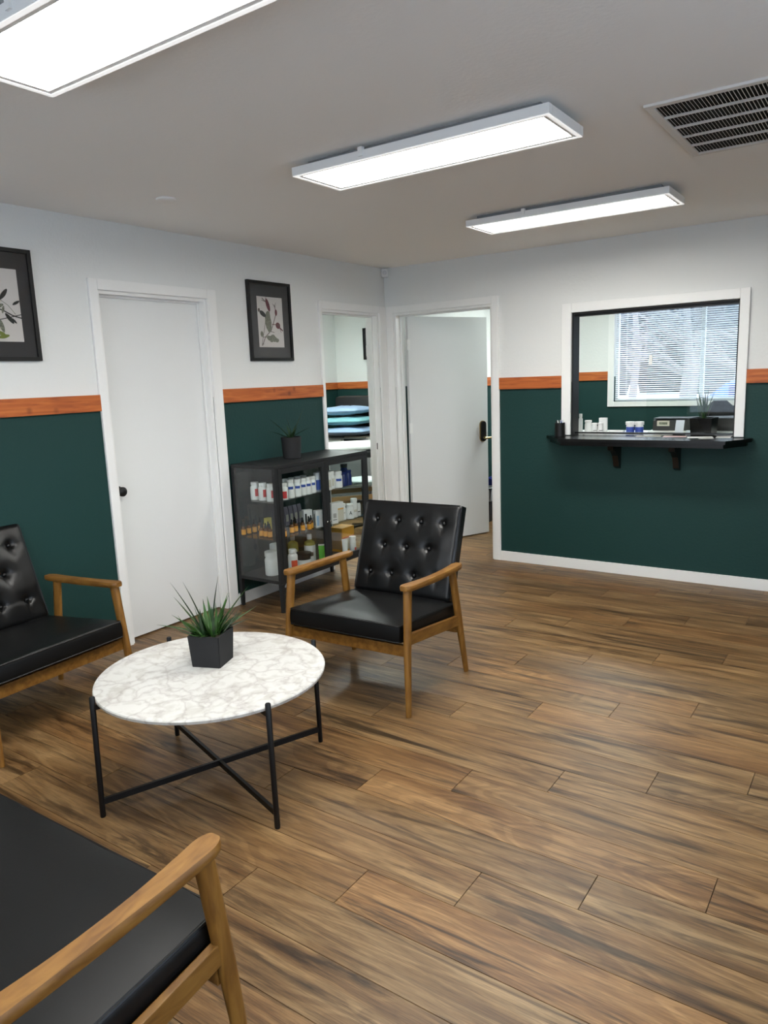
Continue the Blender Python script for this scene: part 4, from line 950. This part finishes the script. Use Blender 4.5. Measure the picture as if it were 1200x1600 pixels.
bm = bmn(); box(bm, .06, .44, -.262, -.250, .60, .785, bev=.002); obj('drawer_front', bm, BLACKP, cg)
bm = bmn(); box(bm, -.46, .44, -.262, -.250, .06, .58, bev=.002); obj('door', bm, mat('grey_door', (.20, .20, .20), .6), cg)
tw = thing('folded_towel', 'cream folded towel edge under the lowest pillow', 'towel', (-1.80, 1.98, .8005)); bm = bmn(); box(bm, -.17, .17, -.10, .12, 0, .016, bev=.007); obj('towel', bm, CREAM, tw, True)
rd = thing('folded_cloth', 'dark red folded cloth at the corner of the cupboard', 'cloth', (-2.42, 1.95, .8005)); bm = bmn(); box(bm, -.07, .04, -.07, .12, 0, .03, bev=.012); obj('cloth', bm, mat('dark_red_cloth', (.25, .02, .03), .8), rd, True)
def pillow(label, x, y, z, w_, d_, h_, m_, seed, rz=0):
    bm = bmn(); bmesh.ops.create_cube(bm, size=2); bmesh.ops.subdivide_edges(bm, edges=bm.edges[:], cuts=13, use_grid_fill=True)
    for v in bm.verts:
        a, b = v.co.x, v.co.y; e = max(0, (1-a*a))**.42*max(0, (1-b*b))**.42
        n_ = noise.noise(Vector((a*2.2+seed, b*2.2, v.co.z)))
        x_, y_ = a*w_/2*(1-.05*(1-b*b)), b*d_/2*(1-.05*(1-a*a))
        v.co = Vector((x_, y_, v.co.z*h_/2*(e*.93+.07)*(1+.12*n_)+.010*noise.noise(Vector((a*3, b*3, seed)))*e))
    o = obj('pillow', bm, m_, None, True, (x, y, z)); o.rotation_euler = (0, math.radians(-1.5), rz); tag(o, label, 'pillow', 'stacked pillows'); return o
pillow('teal blue pillow in the middle of the stack of three', -1.985, 1.98, 1.004, .72, .46, .114, PILT, 2.)
pillow('light blue pillow at the bottom of the stack of three', -1.96, 1.98, .877, .74, .46, .114, PILB, 6.)
pillow('light blue pillow on top of the stack of three', -2.02, 1.98, 1.130, .68, .46, .116, PILB, 9.)
bx = thing('bolster', 'long black vinyl bolster behind the stacked pillows', 'bolster', (-1.98, 2.37, .80))
bm = bmn(); box(bm, -.44, .50, -.09, .10, 0, .50, bev=.06); obj('bolster_cover', bm, CHARV, bx, True)
picture('small black framed picture on the treatment room end wall', -2.13, -1.70, 1.757, 2.158, axis='y', pos=2.6, paper=None)
sl = thing('rolling_stool', 'black stool with a pale round seat beside the massage table', 'stool', (-.62, .42, 0))
bm = bmn(); lathe(bm, [(.17, .49), (.185, .50), (.185, .53), (.17, .545)], (0, 0, 0), 28); obj('seat', bm, mat('pale_grey_vinyl', (.50, .56, .55), .5), sl, True)
bm = bmn(); tube(bm, [(0, 0, .06), (0, 0, .49)], .022, 12); obj('column', bm, BLACKM, sl, True)
for i in range(5):
    a = 2*PI*i/5+.3; bm = bmn(); tube(bm, [(0, 0, .085), (.22*math.cos(a), .22*math.sin(a), .05)], .014, 8); obj('foot', bm, BLACKM, sl, True)
    bm = bmn(); tube(bm, [(.22*math.cos(a)-.01, .22*math.sin(a), .022), (.22*math.cos(a)+.01, .22*math.sin(a), .022)], .022, 12); obj('caster', bm, BLACKP, sl, True)

# ------------------------------------------------------------------ outside the window
bm = bmn(); box(bm, -60, 60, -60, 60, -.5, -.3); tag(obj('ground', bm, SNOW), 'pale frosty ground outside the reception window', 'ground', kind='structure')
def tree(label, x, y, h, seed):
    r = random.Random(seed); o = thing('bare_tree', label, 'tree', (x, y, -.3), 0, 'bare trees outside the window')
    bm = bmn(); tube(bm, [(0, 0, 0), (.03*h, .0, h*.3), (.0, .02*h, h*.6), (.02*h, 0, h)], [.022*h, .018*h, .012*h, .002*h], 8); obj('trunk', bm, BARK, o, True)
    bm = bmn()
    def br(p, d, l, rr, n):
        q = p+d*l; k = q+(d+Vector((r.uniform(-.4, .4), r.uniform(-.4, .4), r.uniform(-.1, .4)))).normalized()*l*.6
        tube(bm, [p, q, k], [rr, rr*.6, rr*.3], 5)
        if n:
            for s in (q, k, (p+q)/2):
                for _ in range(2): br(s, (d+Vector((r.uniform(-.9, .9), r.uniform(-.9, .9), r.uniform(-.3, .7)))).normalized(), l*.55, rr*.45, n-1)
    for i in range(12):
        z = h*r.uniform(.18, .95); a = r.uniform(0, 2*PI); br(Vector((0, 0, z)), Vector((math.cos(a), math.sin(a), .5)).normalized(), h*.13, .010*h, 2)
    obj('branches', bm, BARK, o)
for i, (x, y, h, t_) in enumerate(((-.9, 22, 8, 'tall bare tree nearest the window among the trees outside'), (-5.5, 26, 8, 'bare tree a little farther off behind the blind'), (1.6, 28.5, 8, 'bare tree behind the planter leaves, far outside'), (-9.5, 33, 9, 'farthest bare tree towards the hidden edge of the blind'), (-2.2, 36, 9, 'bare tree standing beyond the parked car'), (-1.8, 18.5, 7, 'bare tree left of the parked car, thin trunk'), (7.0, 19, 7, 'bare tree on the planter side behind the blind'), (-4.0, 30, 9, 'tall bare tree in front of the woodland'), (7.5, 38, 9, 'slim bare tree between the car and the woodland'))): tree(t_, x, y, h, 11+i)
tl = random.Random(5); bm = bmn()
for k in range(60):
    x = -70+k*2.6; hh = tl.uniform(9, 14); lathe(bm, [(1.6, 0), (2.6, hh*.3), (2.2, hh*.6), (1.2, hh*.85), (.2, hh)], (x+tl.uniform(-1, 1), 50+tl.uniform(-4, 4), -.3), 7)
tag(obj('treeline', bm, mat('dark_winter_trees', (.035, .042, .05), .9, var=.5, vscale=1.5)), 'dense dark band of winter woodland beyond the parked car', 'woodland', kind='stuff')
cr = thing('parked_car', 'blue parked car seen faintly through the blind', 'car', (.9, 15.2, -.3), math.radians(8))
bm = bmn(); prf = [(-2.1, .35), (-2.1, .85), (-1.3, .95), (-.8, 1.4), (.7, 1.42), (1.3, .98), (2.1, .9), (2.15, .35)]
loft(bm, [[(a, -.85, b) for a, b in prf], [(a, .85, b) for a, b in prf]]); bmesh.ops.bevel(bm, geom=bm.edges[:], offset=.05, segments=2, affect='EDGES'); obj('car_body', bm, CARB, cr)
bm = bmn(); box(bm, -.75, -.02, -.862, -.85, .98, 1.32); box(bm, .04, .72, -.862, -.85, .98, 1.32); obj('side_window', bm, DBLUE, cr)
for x in (-1.35, 1.35):
    for y in (-.86, .70): bm = bmn(); tube(bm, [(x, y, .33), (x, y+.16, .33)], .33, 20); obj('wheel', bm, BLACKP, cr, True)
